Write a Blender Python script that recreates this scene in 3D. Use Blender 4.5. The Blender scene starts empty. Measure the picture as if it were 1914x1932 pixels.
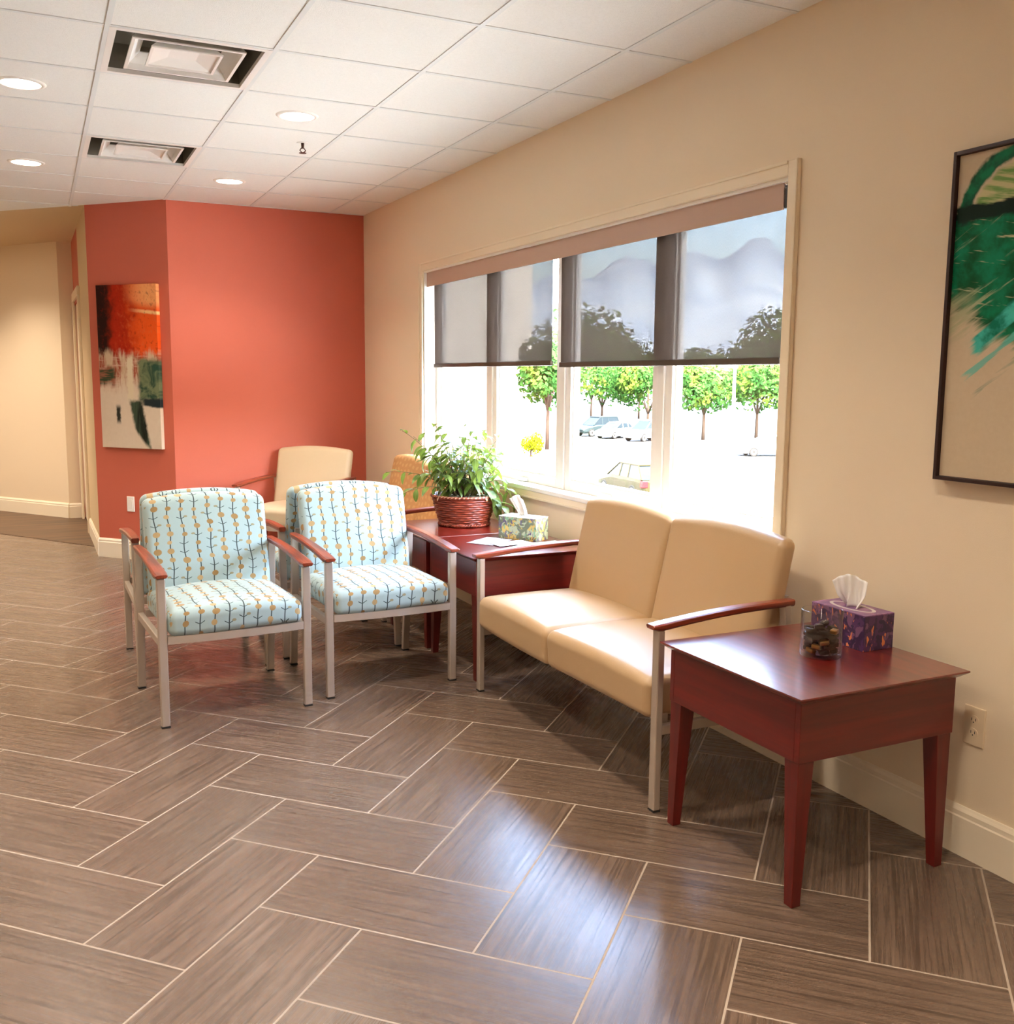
import bpy, bmesh, math, random
from mathutils import Vector, Matrix
random.seed(7)
PI = math.pi
C = bpy.context.scene.collection
rad = math.radians

# ------------------------------------------------------------------ object helpers
def tag(o, label=None, cat=None, group=None, kind=None):
    if label: o['label'] = label
    if cat: o['category'] = cat
    if group: o['group'] = group
    if kind: o['kind'] = kind
    return o

def thing(name, label, cat, loc=(0, 0, 0), rz=0.0, group=None):
    o = bpy.data.objects.new(name, None)
    o.empty_display_size = .1
    C.objects.link(o)
    o.location = loc
    o.rotation_euler = (0, 0, rz)
    return tag(o, label, cat, group)

def obj(name, bm, mat, parent=None, smooth=False, bevel=0, seg=2, autosmooth=None):
    me = bpy.data.meshes.new(name)
    bmesh.ops.recalc_face_normals(bm, faces=bm.faces[:])
    bm.to_mesh(me)
    bm.free()
    o = bpy.data.objects.new(name, me)
    C.objects.link(o)
    for m in (mat if isinstance(mat, (list, tuple)) else [mat]):
        me.materials.append(m)
    if smooth:
        for p in me.polygons:
            p.use_smooth = True
    if bevel:
        md = o.modifiers.new('bevel', 'BEVEL')
        md.width = bevel
        md.segments = seg
        md.limit_method = 'ANGLE'
        md.angle_limit = rad(40)
    if parent:
        o.parent = parent
    return o

def struct(name, bm, mat, parent=None, **k):
    o = obj(name, bm, mat, parent, **k)
    if not parent:
        o['kind'] = 'structure'
    return o

def copy_tree(o, parent=None):
    c = o.copy()
    C.objects.link(c)
    c.parent = parent
    for ch in [x for x in C.objects if x.parent == o]:
        copy_tree(ch, c)
    return c

# ------------------------------------------------------------------ mesh helpers
def B():
    return bmesh.new()

def box(bm, x0, x1, y0, y1, z0, z1, M=None, mi=0):
    co = [(x, y, z) for z in (z0, z1) for y in (y0, y1) for x in (x0, x1)]
    if M is not None:
        co = [M @ Vector(c) for c in co]
    v = [bm.verts.new(c) for c in co]
    for f in ((0, 2, 3, 1), (4, 5, 7, 6), (0, 1, 5, 4), (2, 6, 7, 3), (0, 4, 6, 2), (1, 3, 7, 5)):
        fc = bm.faces.new([v[i] for i in f])
        fc.material_index = mi
    return bm

def prism(bm, poly, z0, z1, mi=0):
    a = [bm.verts.new((p[0], p[1], z0)) for p in poly]
    b = [bm.verts.new((p[0], p[1], z1)) for p in poly]
    n = len(poly)
    fs = [bm.faces.new(a[::-1]), bm.faces.new(b)]
    for i in range(n):
        fs.append(bm.faces.new([a[i], a[(i + 1) % n], b[(i + 1) % n], b[i]]))
    for f in fs:
        f.material_index = mi
    return bm

def loft(bm, rings, cap=True, closed=True, mi=0):
    vs = [[bm.verts.new(p) for p in r] for r in rings]
    n = len(rings[0])
    for i in range(len(vs) - 1):
        for k in range(n if closed else n - 1):
            f = bm.faces.new([vs[i][k], vs[i][(k + 1) % n], vs[i + 1][(k + 1) % n], vs[i + 1][k]])
            f.material_index = mi
    if cap and closed:
        bm.faces.new(vs[0][::-1]).material_index = mi
        bm.faces.new(vs[-1]).material_index = mi
    return vs

def lathe(bm, prof, n=48, cx=0, cy=0, mi=0, cap=False):
    rings = [[(cx + r * math.cos(2 * PI * k / n), cy + r * math.sin(2 * PI * k / n), z) for k in range(n)] for r, z in prof]
    return loft(bm, rings, cap=cap, mi=mi)

def tube(bm, pts, r0, r1=None, n=8):
    r1 = r0 if r1 is None else r1
    pts = [Vector(p) for p in pts]
    rings = []
    for i, p in enumerate(pts):
        d = (pts[min(i + 1, len(pts) - 1)] - pts[max(i - 1, 0)]).normalized()
        u = d.orthogonal().normalized()
        if i:
            u = (pu - d * pu.dot(d)).normalized()
        pu = u
        w = d.cross(u)
        r = r0 + (r1 - r0) * i / (len(pts) - 1)
        rings.append([p + u * r * math.cos(2 * PI * k / n) + w * r * math.sin(2 * PI * k / n) for k in range(n)])
    loft(bm, rings)
    return bm

def rbox(w, d, h, r, n=18, m=4, deform=None, uv=None, bm=None, off=(0, 0, 0)):
    """rounded box, centred, optional deform(x,y,z)->xyz ; uv(n,x,y,z)->u,v"""
    own = bm is None
    if own:
        bm = bmesh.new()
    g = bmesh.new()
    bmesh.ops.create_cube(g, size=2)
    bmesh.ops.subdivide_edges(g, edges=g.edges[:], cuts=n - 1, use_grid_fill=True)
    a = 1 - 2 * m / n
    S = (w / 2, d / 2, h / 2)
    for v in g.verts:
        inner = []
        e = []
        for c, s in zip(v.co, S):
            t = abs(c)
            sg = 1 if c >= 0 else -1
            if t <= a + 1e-6:
                inner.append(sg * (t / a) * (s - r)); e.append(0)
            else:
                inner.append(sg * (s - r)); e.append(sg * (t - a) / (1 - a))
        dv = []
        for c, ee in zip(v.co, e):
            dv.append((1 if c > 0 else -1) if abs(abs(c) - 1) < 1e-6 else math.tan(ee * PI / 4))
        dv = Vector(dv).normalized()
        p = Vector(inner) + dv * r
        if deform:
            p = Vector(deform(*p))
        v.co = p + Vector(off)
    if uv:
        g.normal_update()
        L = g.loops.layers.uv.new('UVMap')
        for f in g.faces:
            for lp in f.loops:
                lp[L].uv = uv(f.normal, *lp.vert.co)
    if not own:
        me = bpy.data.meshes.new('tmp'); g.to_mesh(me); bm.from_mesh(me); bpy.data.meshes.remove(me); g.free()
        return bm
    bm.free()
    return g

# ------------------------------------------------------------------ shader helpers
class X:
    """expression on a node socket"""
    def __init__(s, nt, v): s.nt = nt; s.v = v
    def _m(s, op, *a):
        n = s.nt.nodes.new('ShaderNodeMath'); n.operation = op
        for i, x in enumerate((s,) + a):
            x = x.v if isinstance(x, X) else x
            if isinstance(x, (int, float)): n.inputs[i].default_value = x
            else: s.nt.links.new(x, n.inputs[i])
        return X(s.nt, n.outputs[0])
    def __add__(s, o): return s._m('ADD', o)
    __radd__ = __add__
    def __sub__(s, o): return s._m('SUBTRACT', o)
    def __rsub__(s, o): return (s * -1) + o
    def __mul__(s, o): return s._m('MULTIPLY', o)
    __rmul__ = __mul__
    def __truediv__(s, o): return s._m('DIVIDE', o)
    def abs(s): return s._m('ABSOLUTE')
    def floor(s): return s._m('FLOOR')
    def fract(s): return s._m('FRACT')
    def sin(s): return s._m('SINE')
    def sqrt(s): return s._m('SQRT')
    def lt(s, o): return s._m('LESS_THAN', o)
    def gt(s, o): return s._m('GREATER_THAN', o)
    def min(s, o): return s._m('MINIMUM', o)
    def max(s, o): return s._m('MAXIMUM', o)
    def wrap(s, n): return s._m('FLOORED_MODULO', n)
    def ss(s, a, b):
        n = s.nt.nodes.new('ShaderNodeMapRange'); n.interpolation_type = 'SMOOTHSTEP'
        s.nt.links.new(s.v, n.inputs[0])
        lo, hi = (a, b) if a < b else (b, a)
        n.inputs[1].default_value = lo; n.inputs[2].default_value = hi
        n.inputs[3].default_value = 0 if a < b else 1; n.inputs[4].default_value = 1 if a < b else 0
        return X(s.nt, n.outputs[0])

class M:
    def __init__(s, name):
        s.m = bpy.data.materials.new(name); s.m.use_nodes = True
        s.nt = s.m.node_tree; s.nt.nodes.clear()
        s.out = s.nt.nodes.new('ShaderNodeOutputMaterial')
    def node(s, t): return s.nt.nodes.new(t)
    def link(s, a, b): s.nt.links.new(a.v if isinstance(a, X) else a, b)
    def coord(s, kind='Object'):
        n = s.node('ShaderNodeTexCoord'); return n.outputs[kind]
    def xyz(s, sock):
        n = s.node('ShaderNodeSeparateXYZ'); s.link(sock, n.inputs[0])
        return [X(s.nt, o) for o in n.outputs]
    def vec(s, *c):
        n = s.node('ShaderNodeCombineXYZ')
        for i, x in enumerate(c):
            if isinstance(x, X): s.link(x, n.inputs[i])
            else: n.inputs[i].default_value = x
        return n.outputs[0]
    def noise(s, v, scale=5, detail=3, rough=.5, dist=0):
        n = s.node('ShaderNodeTexNoise')
        if v is not None: s.link(v, n.inputs['Vector'])
        n.inputs['Scale'].default_value = scale; n.inputs['Detail'].default_value = detail
        n.inputs['Roughness'].default_value = rough; n.inputs['Distortion'].default_value = dist
        return X(s.nt, n.outputs['Fac'])
    def white(s, v):
        n = s.node('ShaderNodeTexWhiteNoise'); n.noise_dimensions = '3D'; s.link(v, n.inputs['Vector'])
        return X(s.nt, n.outputs['Value'])
    def voro(s, v, scale, out='Distance', feature='F1', rnd=1):
        n = s.node('ShaderNodeTexVoronoi'); n.feature = feature
        s.link(v, n.inputs['Vector']); n.inputs['Scale'].default_value = scale; n.inputs['Randomness'].default_value = rnd
        return n.outputs[out]
    def col(s, c):
        n = s.node('ShaderNodeRGB'); n.outputs[0].default_value = (*c, 1); return n.outputs[0]
    def mix(s, f, a, b, mode='MIX'):
        n = s.node('ShaderNodeMix'); n.data_type = 'RGBA'; n.blend_type = mode
        if isinstance(f, (int, float)): n.inputs[0].default_value = f
        else: s.link(f, n.inputs[0])
        for i, c in ((6, a), (7, b)):
            if isinstance(c, tuple): n.inputs[i].default_value = (*c, 1)
            else: s.link(c, n.inputs[i])
        return n.outputs[2]
    def bump(s, h, dist=.001, strength=1):
        n = s.node('ShaderNodeBump'); n.inputs['Distance'].default_value = dist; n.inputs['Strength'].default_value = strength
        s.link(h, n.inputs['Height']); return n.outputs[0]
    def pbr(s, color, rough=.5, metal=0, spec=.5, normal=None, **k):
        p = s.node('ShaderNodeBsdfPrincipled')
        def st(nm, v):
            if isinstance(v, (int, float)): p.inputs[nm].default_value = v
            elif isinstance(v, tuple): p.inputs[nm].default_value = (*v, 1)
            else: s.link(v, p.inputs[nm])
        st('Base Color', color); st('Roughness', rough); st('Metallic', metal); st('Specular IOR Level', spec)
        if normal is not None: s.link(normal, p.inputs['Normal'])
        for kk, v in k.items(): st(kk.replace('_', ' '), v)
        s.link(p.outputs[0], s.out.inputs[0])
        return s.m

def srgb(r, g, b):
    f = lambda c: (c / 255 / 12.92) if c / 255 <= .04045 else ((c / 255 + .055) / 1.055) ** 2.4
    return (f(r), f(g), f(b))

def plain(name, c, rough=.5, metal=0, spec=.5, bump=0, scale=200, **k):
    m = M(name)
    nrm = None
    if bump:
        nrm = m.bump(m.noise(m.coord(), scale, 2), bump)
    return m.pbr(c, rough, metal, spec, nrm, **k)

def emit(name, c, s):
    m = M(name); e = m.node('ShaderNodeEmission')
    e.inputs[0].default_value = (*c, 1); e.inputs[1].default_value = s
    m.link(e.outputs[0], m.out.inputs[0]); return m.m

# ------------------------------------------------------------------ calibration (metres; wall plane x=0)
ZC = 2.6736
GA = .00924
GX, GY, GS = -.9196, 3.4363, .6096
YF = 7.71
CORN = (-1.485, YF)
HALL = (-2.0, 8.27)
YB, XL = -3.4, -5.6

# ------------------------------------------------------------------ materials
LAMP = (1.0, .85, .68)
m_wall = plain('cream_wall_paint', srgb(234, 216, 188), .62, 0, .35, .0004, 350)
m_red = plain('terracotta_wall_paint', srgb(194, 97, 75), .55, 0, .4, .0004, 350)
m_trim = plain('cream_trim_paint', srgb(236, 220, 192), .35, 0, .5)
m_white = plain('white_trim_paint', srgb(244, 242, 236), .35)
m_base = plain('baseboard_paint', srgb(240, 228, 205), .38)
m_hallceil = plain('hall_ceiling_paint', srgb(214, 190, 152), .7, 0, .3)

def mk_ceiling():
    m = M('acoustic_ceiling_tile')
    co = m.coord()
    n1 = m.noise(co, 260, 2, .6)
    n2 = m.noise(co, 90, 3, .6)
    pits = n1.ss(.60, .70)
    c = m.mix(pits * .35, m.mix(n2, srgb(230, 231, 226), srgb(242, 242, 238)), srgb(190, 186, 178))
    h = n1 * -1 + n2 * .4
    return m.pbr(c, .85, 0, .2, m.bump(h, .0012))
m_ceil = mk_ceiling()
m_tbar = plain('ceiling_grid_metal', srgb(222, 226, 224), .5)

def mk_floor():
    m = M('herringbone_tile')
    x, y, z = m.xyz(m.coord())
    W, T, ox, oy = .30795, .798585, -4.16486, 1.67417
    st, ct = math.sin(T), math.cos(T)
    xx, yy = x - ox, y - oy
    a = (xx * st + yy * ct) / W
    b = (xx * ct - yy * st) / W
    i, j = b.floor(), a.floor()
    fu, fv = b.fract(), a.fract()
    k = (i + j - 10).wrap(4)
    k0, k1, k2, k3 = [(k - n).abs().lt(.5) for n in range(4)]
    horiz = k0.max(k1)
    # distance to edges inside the tile
    big = 9.
    dl = fu + k1 * big; dr = (1 - fu) + k0 * big
    dd = fv + k3 * big; du = (1 - fv) + k2 * big
    d = dl.min(dr).min(dd.min(du)) * W
    grout = d.ss(.0031, .0023)
    ti = i - k1; tj = j - k3
    rnd = m.white(m.vec(ti, tj, horiz))
    along = horiz * b + (1 - horiz) * a
    across = horiz * a + (1 - horiz) * b
    v = m.vec(along * .8 + rnd * 37, across * 34 + rnd * 91, rnd * 13)
    s1 = m.noise(v, 1.0, 4, .65)
    v2 = m.vec(along * 1.6 + rnd * 17, across * 120 + rnd * 31, rnd * 3)
    s2 = m.noise(v2, 1.0, 3, .6)
    t = s1 * .65 + s2 * .35
    t = t.ss(.30, .72)
    c = m.mix(t, srgb(70, 56, 45), srgb(130, 108, 92))
    c = m.mix(rnd * .22, c, srgb(96, 80, 69))
    c = m.mix(grout, c, srgb(174, 158, 142))
    rough = (t * -.05 + .295) * (1 - grout) + grout * .75
    h = (1 - grout) + s2 * .12
    return m.pbr(c, rough, 0, .75, m.bump(h, .0010, .5))
m_floor = mk_floor()

def wood(name, dark, light, axis=0, scale=1., rough=.25, coat=.5):
    m = M(name)
    p = list(m.xyz(m.coord()))
    q = [v * 38. * scale for v in p]
    q[axis] = p[axis] * 2.2 * scale
    n = m.noise(m.vec(*q), 1., 4, .6, .4)
    c = m.mix(n.ss(.3, .7), dark, light)
    return m.pbr(c, rough, 0, .5, None, Coat_Weight=coat, Coat_Roughness=.24)
m_cherry = wood('cherry_wood_x', srgb(86, 11, 5), srgb(106, 17, 8), 0, 1, .4, .15)
m_cherry_ya = wood('cherry_wood_side', srgb(86, 11, 5), srgb(106, 17, 8), 1, 1, .4, .15)
m_cherry_y = wood('cherry_wood_y', srgb(88, 15, 8), srgb(112, 23, 12), 1, 1, .28, 1.)
m_cherry_z = wood('cherry_wood_z', srgb(82, 10, 5), srgb(102, 16, 8), 2, 1, .38, .15)
m_arm = wood('arm_wood', srgb(96, 34, 18), srgb(150, 62, 34), 1, 1.4, .3, .45)
m_hallwood = wood('dark_wood_planks', srgb(58, 38, 24), srgb(104, 74, 48), 0, .5, .45, .1)
m_metal = plain('taupe_painted_metal', srgb(196, 182, 168), .38, .55)
m_glide = plain('black_glide', (.012, .011, .01), .5)
m_vinyl = plain('tan_vinyl', srgb(184, 153, 114), .40, 0, .6, .0003, 500)
m_vinyl2 = plain('beige_vinyl', srgb(206, 184, 150), .5, 0, .45, .0003, 500)

def mk_fabric():
    m = M('blue_stem_print_fabric')
    uv = m.xyz(m.coord('UV'))
    u, v = uv[0], uv[1]
    SP = .058
    wob = (v * 34. + 1.7).sin() * .0035 + v * .02
    uu = (u + wob) / SP
    i = uu.floor()
    f = uu.fract() - .5
    ri = m.white(m.vec(i, 3.3, 1.))
    # stem
    stem = f.abs().lt(.042)
    # discs
    PV = .047
    vv = v / PV + ri * 7.
    j = vv.floor(); g = vv.fract() - .5
    r1 = m.white(m.vec(i, j, 5.)); r2 = m.white(m.vec(i, j, 9.)); r3 = m.white(m.vec(i, j, 14.))
    dx = (f + (r1 - .5) * .16) * SP
    dy = g * PV
    rr = .0098 + r2 * .0072
    disc = ((dx * dx + dy * dy).sqrt() - rr).lt(0) * r3.lt(.62)
    # small off-stem leaf discs
    ex = (f - .34 + (r1 > 0 if False else r1.gt(.5)) * .68) * SP
    ey = (g - .1) * PV
    leaf = ((ex * ex * .6 + ey * ey * 1.5).sqrt() - .0068).lt(0) * r3.gt(.84)
    # twigs
    tw = ((f.abs() * SP * .55) - (g + .15) * PV)
    twig = tw.abs().lt(.0018) * f.abs().lt(.33) * r3.gt(.60) * f.abs().gt(.02)
    weave = m.noise(m.vec(u * 900., v * 900., 0.), 1, 2)
    base = m.mix(weave, srgb(150, 171, 171), srgb(177, 196, 195))
    tan = m.mix(r1, srgb(150, 118, 70), srgb(186, 158, 112))
    c = m.mix(stem.max(twig), base, srgb(58, 70, 70))
    c = m.mix(leaf, c, srgb(150, 142, 112))
    c = m.mix(disc, c, tan)
    return m.pbr(c, .72, 0, .3, m.bump(weave, .0004), Sheen_Weight=.15)
m_fabric = mk_fabric()

def mk_gold():
    m = M('gold_wave_fabric')
    uv = m.xyz(m.coord('UV')); u, v = uv[0], uv[1]
    w = ((u * 95. + (v * 40.).sin() * 1.2).sin() * .5 + .5) * ((v * 120. + (u * 30.).sin()).sin() * .5 + .5)
    c = m.mix(w.ss(.2, .6), srgb(188, 144, 96), srgb(200, 160, 112))
    return m.pbr(c, .7, 0, .3)
m_gold = mk_gold()

def mk_glass(name, tint=(1, 1, 1), spec=.08):
    m = M(name)
    t = m.node('ShaderNodeBsdfTransparent'); t.inputs[0].default_value = (*tint, 1)
    g = m.node('ShaderNodeBsdfGlossy'); g.inputs['Roughness'].default_value = .01
    fr = m.node('ShaderNodeFresnel')
    gm = m.node('ShaderNodeNewGeometry')       # same reflectance on both faces of the thin sheet
    m.link(X(m.nt, gm.outputs['Backfacing']) * (1 / 1.45 - 1.45) + 1.45, fr.inputs[0])
    mx = m.node('ShaderNodeMixShader')
    m.link(fr.outputs[0], mx.inputs[0]); m.link(t.outputs[0], mx.inputs[1]); m.link(g.outputs[0], mx.inputs[2])
    m.link(mx.outputs[0], m.out.inputs[0]); return m.m
m_pane = mk_glass('window_glass', (.97, .985, .98))

def mk_jar():
    m = M('clear_jar_glass')
    gm = m.node('ShaderNodeNewGeometry')
    lw = m.node('ShaderNodeLayerWeight'); lw.inputs[0].default_value = .35
    t = m.node('ShaderNodeBsdfTransparent'); m.link(m.mix(X(m.nt, lw.outputs['Facing']).ss(.45, .95), (.97, .975, .97), (.50, .54, .52)), t.inputs[0])
    g = m.node('ShaderNodeBsdfGlossy'); g.inputs['Roughness'].default_value = .015
    fr = m.node('ShaderNodeFresnel'); m.link(X(m.nt, gm.outputs['Backfacing']) * (1 / 1.5 - 1.5) + 1.5, fr.inputs[0])
    mx = m.node('ShaderNodeMixShader')
    m.link(fr.outputs[0], mx.inputs[0]); m.link(t.outputs[0], mx.inputs[1]); m.link(g.outputs[0], mx.inputs[2])
    m.link(mx.outputs[0], m.out.inputs[0]); return m.m
m_jar = mk_jar()

def mk_shade():
    m = M('grey_screen_fabric')
    u = m.xyz(m.coord())
    weave = m.noise(m.vec(u[1] * 700., u[2] * 140., u[0]), 1, 2)
    w2 = m.noise(m.vec(u[1] * 30., u[2] * 2., u[0]), 1, 3)
    d = m.node('ShaderNodeBsdfDiffuse'); m.link(m.mix(weave, srgb(80, 70, 63), srgb(100, 89, 81)), d.inputs[0])
    tl = m.node('ShaderNodeBsdfTranslucent'); tl.inputs[0].default_value = (*srgb(110, 102, 96), 1)
    ad = m.node('ShaderNodeMixShader'); ad.inputs[0].default_value = .025
    m.link(d.outputs[0], ad.inputs[1]); m.link(tl.outputs[0], ad.inputs[2])
    t = m.node('ShaderNodeBsdfTransparent'); t.inputs[0].default_value = (1, 1, 1, 1)
    mx = m.node('ShaderNodeMixShader')
    gm = m.node('ShaderNodeNewGeometry')      # the weave closes when seen at a slant
    dp = m.node('ShaderNodeVectorMath'); dp.operation = 'DOT_PRODUCT'
    m.link(gm.outputs['Normal'], dp.inputs[0]); m.link(gm.outputs['Incoming'], dp.inputs[1])
    m.link((weave * .016 + w2 * .014 + .022) * X(m.nt, dp.outputs['Value']).abs(), mx.inputs[0])
    m.link(ad.outputs[0], mx.inputs[1]); m.link(t.outputs[0], mx.inputs[2])
    m.link(mx.outputs[0], m.out.inputs[0]); return m.m
m_shade = mk_shade()
m_hem = plain('dark_hem_bar', srgb(70, 58, 46), .5)
m_fascia = plain('taupe_fascia', srgb(186, 156, 138), .5)
m_black = plain('black_plastic', (.01, .01, .01), .35)
m_chrome = plain('chrome', (.8, .8, .8), .15, 1)
m_lens = emit('lamp_lens', LAMP, 30.)
m_ventwhite = plain('white_enamel', srgb(235, 232, 226), .4)
m_duct = plain('dark_duct', srgb(84, 77, 64), .7)

# ------------------------------------------------------------------ room shell
bm = B()
prism(bm, [(.16, YB), (.16, YF + .1), (CORN[0], YF + .1), (-1.9, 8.6), (-1.9, 13.9), (XL - .1, 13.9), (XL - .1, YB)], -.12, 0)
struct('floor', bm, m_floor)
bm = B()   # hallway floor finish, thin layer on top
prism(bm, [(-2.0, 8.74), (-1.985, 10.62), (-2.13, 10.62), (-4.6, 14.0), (XL, 14.0), (XL, 14.2)][:4] + [(XL, 13.9), (XL, 14.5)][:1], 0.0, .003)
struct('floor_hall', bm, m_hallwood)

# ceiling made of 2x2 ft panels with a metal grid, two openings for the air vents
ca, sa = math.cos(GA), math.sin(GA)
def grid(a, b): return (GX + GS * (a * ca + b * sa), GY + GS * (-a * sa + b * ca))
VENTS = [(-2, 1), (-2, 4)]
bm = B()
for a in range(-9, 2):
    for b in range(-13, 16):
        if (a, b) in VENTS: continue
        P = [grid(a, b), grid(a + 1, b), grid(a + 1, b + 1), grid(a, b + 1)]
        bm.faces.new([bm.verts.new((*p, ZC)) for p in P[::-1]])
hw = .010
for a in range(-9, 3):
    p, q = grid(a, -13), grid(a, 16)
    d = Vector((q[0] - p[0], q[1] - p[1], 0)); L = d.length; ang = math.atan2(d.y, d.x)
    box(bm, 0, L, -hw, hw, -.0035, .02, Matrix.Translation((*p, ZC)) @ Matrix.Rotation(ang, 4, 'Z'), 1)
for b in range(-13, 17):
    p, q = grid(-9, b), grid(2, b)
    d = Vector((q[0] - p[0], q[1] - p[1], 0)); L = d.length; ang = math.atan2(d.y, d.x)
    box(bm, 0, L, -hw, hw, -.0030, .02, Matrix.Translation((*p, ZC)) @ Matrix.Rotation(ang, 4, 'Z'), 1)
def cut(bm, co, no):
    bmesh.ops.bisect_plane(bm, geom=bm.verts[:] + bm.edges[:] + bm.faces[:], plane_co=co, plane_no=no, clear_outer=True)
cut(bm, (.05, 0, 0), (1, 0, 0)); cut(bm, (XL - .05, 0, 0), (-1, 0, 0)); cut(bm, (0, YB - .05, 0), (0, -1, 0))
hd = Vector((HALL[0] - CORN[0], HALL[1] - CORN[1], 0)); hn = Vector((hd.y, -hd.x, 0)).normalized()
for co_, no_ in (((CORN[0], 0, 0), (1, 0, 0)), ((0, YF + .05, 0), (0, 1, 0)), ((*CORN, 0), tuple(hn))):
    bmesh.ops.bisect_plane(bm, geom=bm.verts[:] + bm.edges[:] + bm.faces[:], plane_co=co_, plane_no=no_)
dead = []
for f_ in bm.faces:
    c_ = f_.calc_center_median()
    if (c_.x > CORN[0] and c_.y > YF + .05) or (c_.x < CORN[0] and (c_.y - CORN[1]) * -hd.x > (c_.x - CORN[0]) * -hd.y + .0):
        dead.append(f_)
bmesh.ops.delete(bm, geom=dead, context='FACES')
struct('ceiling', bm, [m_ceil, m_tbar])
# painted hall ceiling beyond the diagonal line
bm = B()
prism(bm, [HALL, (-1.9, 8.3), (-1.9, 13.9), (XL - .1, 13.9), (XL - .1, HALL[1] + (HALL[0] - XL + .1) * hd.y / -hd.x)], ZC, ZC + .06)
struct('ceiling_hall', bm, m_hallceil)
bm = B()
pts = [(-2.0, 8.27), (-2.52, 8.82), (-2.56, 8.78), (-2.05, 8.22)]

# window wall with the opening
WY0, WY1, WZ0, WZ1, WX = 2.81, 6.40, .815, 2.125, .16
bm = B()
box(bm, 0, WX, YB - .1, WY0, 0, ZC); box(bm, 0, WX, WY1, YF + .1, 0, ZC)
box(bm, 0, WX, WY0, WY1, 0, WZ0); box(bm, 0, WX, WY0, WY1, WZ1, ZC)
struct('wall_right', bm, m_wall)
bm = B(); box(bm, CORN[0], .0, YF, YF + .1, 0, ZC); struct('wall_far', bm, m_red)
bm = B(); prism(bm, [CORN, HALL, (HALL[0] + .07, HALL[1] + .07), (CORN[0] + .02, CORN[1] + .1)], 0, ZC); struct('wall_angled', bm, m_red)
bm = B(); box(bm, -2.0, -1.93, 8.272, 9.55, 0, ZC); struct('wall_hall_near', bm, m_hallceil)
bm = B(); box(bm, -2.0, -1.93, 9.55, 10.62, 2.08, ZC); box(bm, -1.96, -1.93, 9.55, 10.62, 0, 2.08); struct('wall_hall_side', bm, m_red)
bm = B(); box(bm, -2.13, -1.93, 10.62, 10.7, 0, ZC); struct('wall_hall_end', bm, m_wall)
bm = B(); prism(bm, [(-2.13, 10.62), (-4.5, 13.9), (-4.4, 13.95), (-2.05, 10.7)], 0, ZC); struct('wall_hall_left', bm, m_wall)
bm = B(); box(bm, XL - .1, XL, YB - .1, 13.9, 0, ZC); struct('wall_left', bm, m_wall)
bm = B(); box(bm, XL, 0, YB - .1, YB, 0, ZC); struct('wall_back', bm, m_wall)
bm = B(); box(bm, XL, -4.4, 13.8, 13.9, 0, ZC); struct('wall_hall_back', bm, m_wall)

# baseboards with a stepped top
def baseboard(name, p, q, side=1, h=.15):
    p, q = Vector((*p, 0)), Vector((*q, 0)); d = q - p; L = d.length; ang = math.atan2(d.y, d.x)
    Mx = Matrix.Translation(p) @ Matrix.Rotation(ang, 4, 'Z')
    prof = [(0, 0), (.016, 0), (.016, h - .032), (.0125, h - .028), (.0125, h - .014), (.007, h - .006), (.004, h), (0, h)]
    bm = B()
    loft(bm, [[Mx @ Vector((x, side * a, z)) for a, z in prof] for x in (0, L)])
    struct(name, bm, m_base)
baseboard('baseboard_right', (0, YB), (0, YF), 1)
baseboard('baseboard_far', (0, YF), CORN, 1)
baseboard('baseboard_angled', CORN, HALL, 1)
baseboard('baseboard_hall', (HALL[0], HALL[1] - .012), (-2.0, 9.45), 1)
baseboard('baseboard_hall_end', (-2.0, 10.62), (-2.13, 10.62), 1)
baseboard('baseboard_hall_left', (-2.13, 10.62), (-4.5, 13.9), 1)
baseboard('baseboard_left', (XL, 13.8), (XL, YB), 1)
baseboard('baseboard_back', (XL, YB), (0, YB), 1)

# hallway door casing and slab
dr = thing('door_1', 'cream door casing along the red hallway side wall', 'door', (-2.0, 9.5, 0)); dr['kind'] = 'structure'
bm = B(); box(bm, -.022, 0, 0, .075, 0, 2.1); box(bm, -.022, 0, .985, 1.06, 0, 2.1); box(bm, -.022, 0, 0, 1.06, 2.1, 2.18)
obj('casing', bm, m_trim, dr, bevel=.004)
bm = B(); box(bm, .012, .036, .078, .982, .01, 2.078); obj('door_slab', bm, m_trim, dr)
bm = B(); box(bm, -.003, .012, .07, .082, 1.6, 1.72); h_ = obj('hinge', bm, m_black, dr)

# ------------------------------------------------------------------ window
wn = thing('window_1', 'wide four pane window with cream casing behind the tan loveseat', 'window', (0, 0, 0)); wn['kind'] = 'structure'
bm = B()
cw = .052
for a0, a1, b0, b1 in ((WY0 - cw, WY0, WZ0 - cw, WZ1 + cw), (WY1, WY1 + cw, WZ0 - cw, WZ1 + cw), (WY0, WY1, WZ1, WZ1 + cw), (WY0, WY1, WZ0 - cw, WZ0)):
    box(bm, -.016, 0, a0, a1, b0, b1)
    if a1 - a0 < .1: 
        yy = a0 if a0 < WY0 else a1 - .012
        box(bm, -.022, -.016, yy, yy + .012, b0, b1)
    else:
        zz = b1 - .012 if b1 > 1.5 else b0
        box(bm, -.022, -.016, a0, a1, zz, zz + .012)
obj('casing', bm, m_trim, wn, bevel=.003)
bm = B()
t = .012
box(bm, 0, .155, WY0, WY0 + t, WZ0, WZ1); box(bm, 0, .155, WY1 - t, WY1, WZ0, WZ1)
box(bm, 0, .155, WY0 + t, WY1 - t, WZ1 - t, WZ1)
obj('jamb', bm, m_white, wn)
bm = B(); box(bm, -.02, .155, WY0, WY1, WZ0 - .012, WZ0 + .012); obj('sill', bm, m_white, wn, bevel=.004)
MULL = [3.685, 4.585, 5.485]
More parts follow.
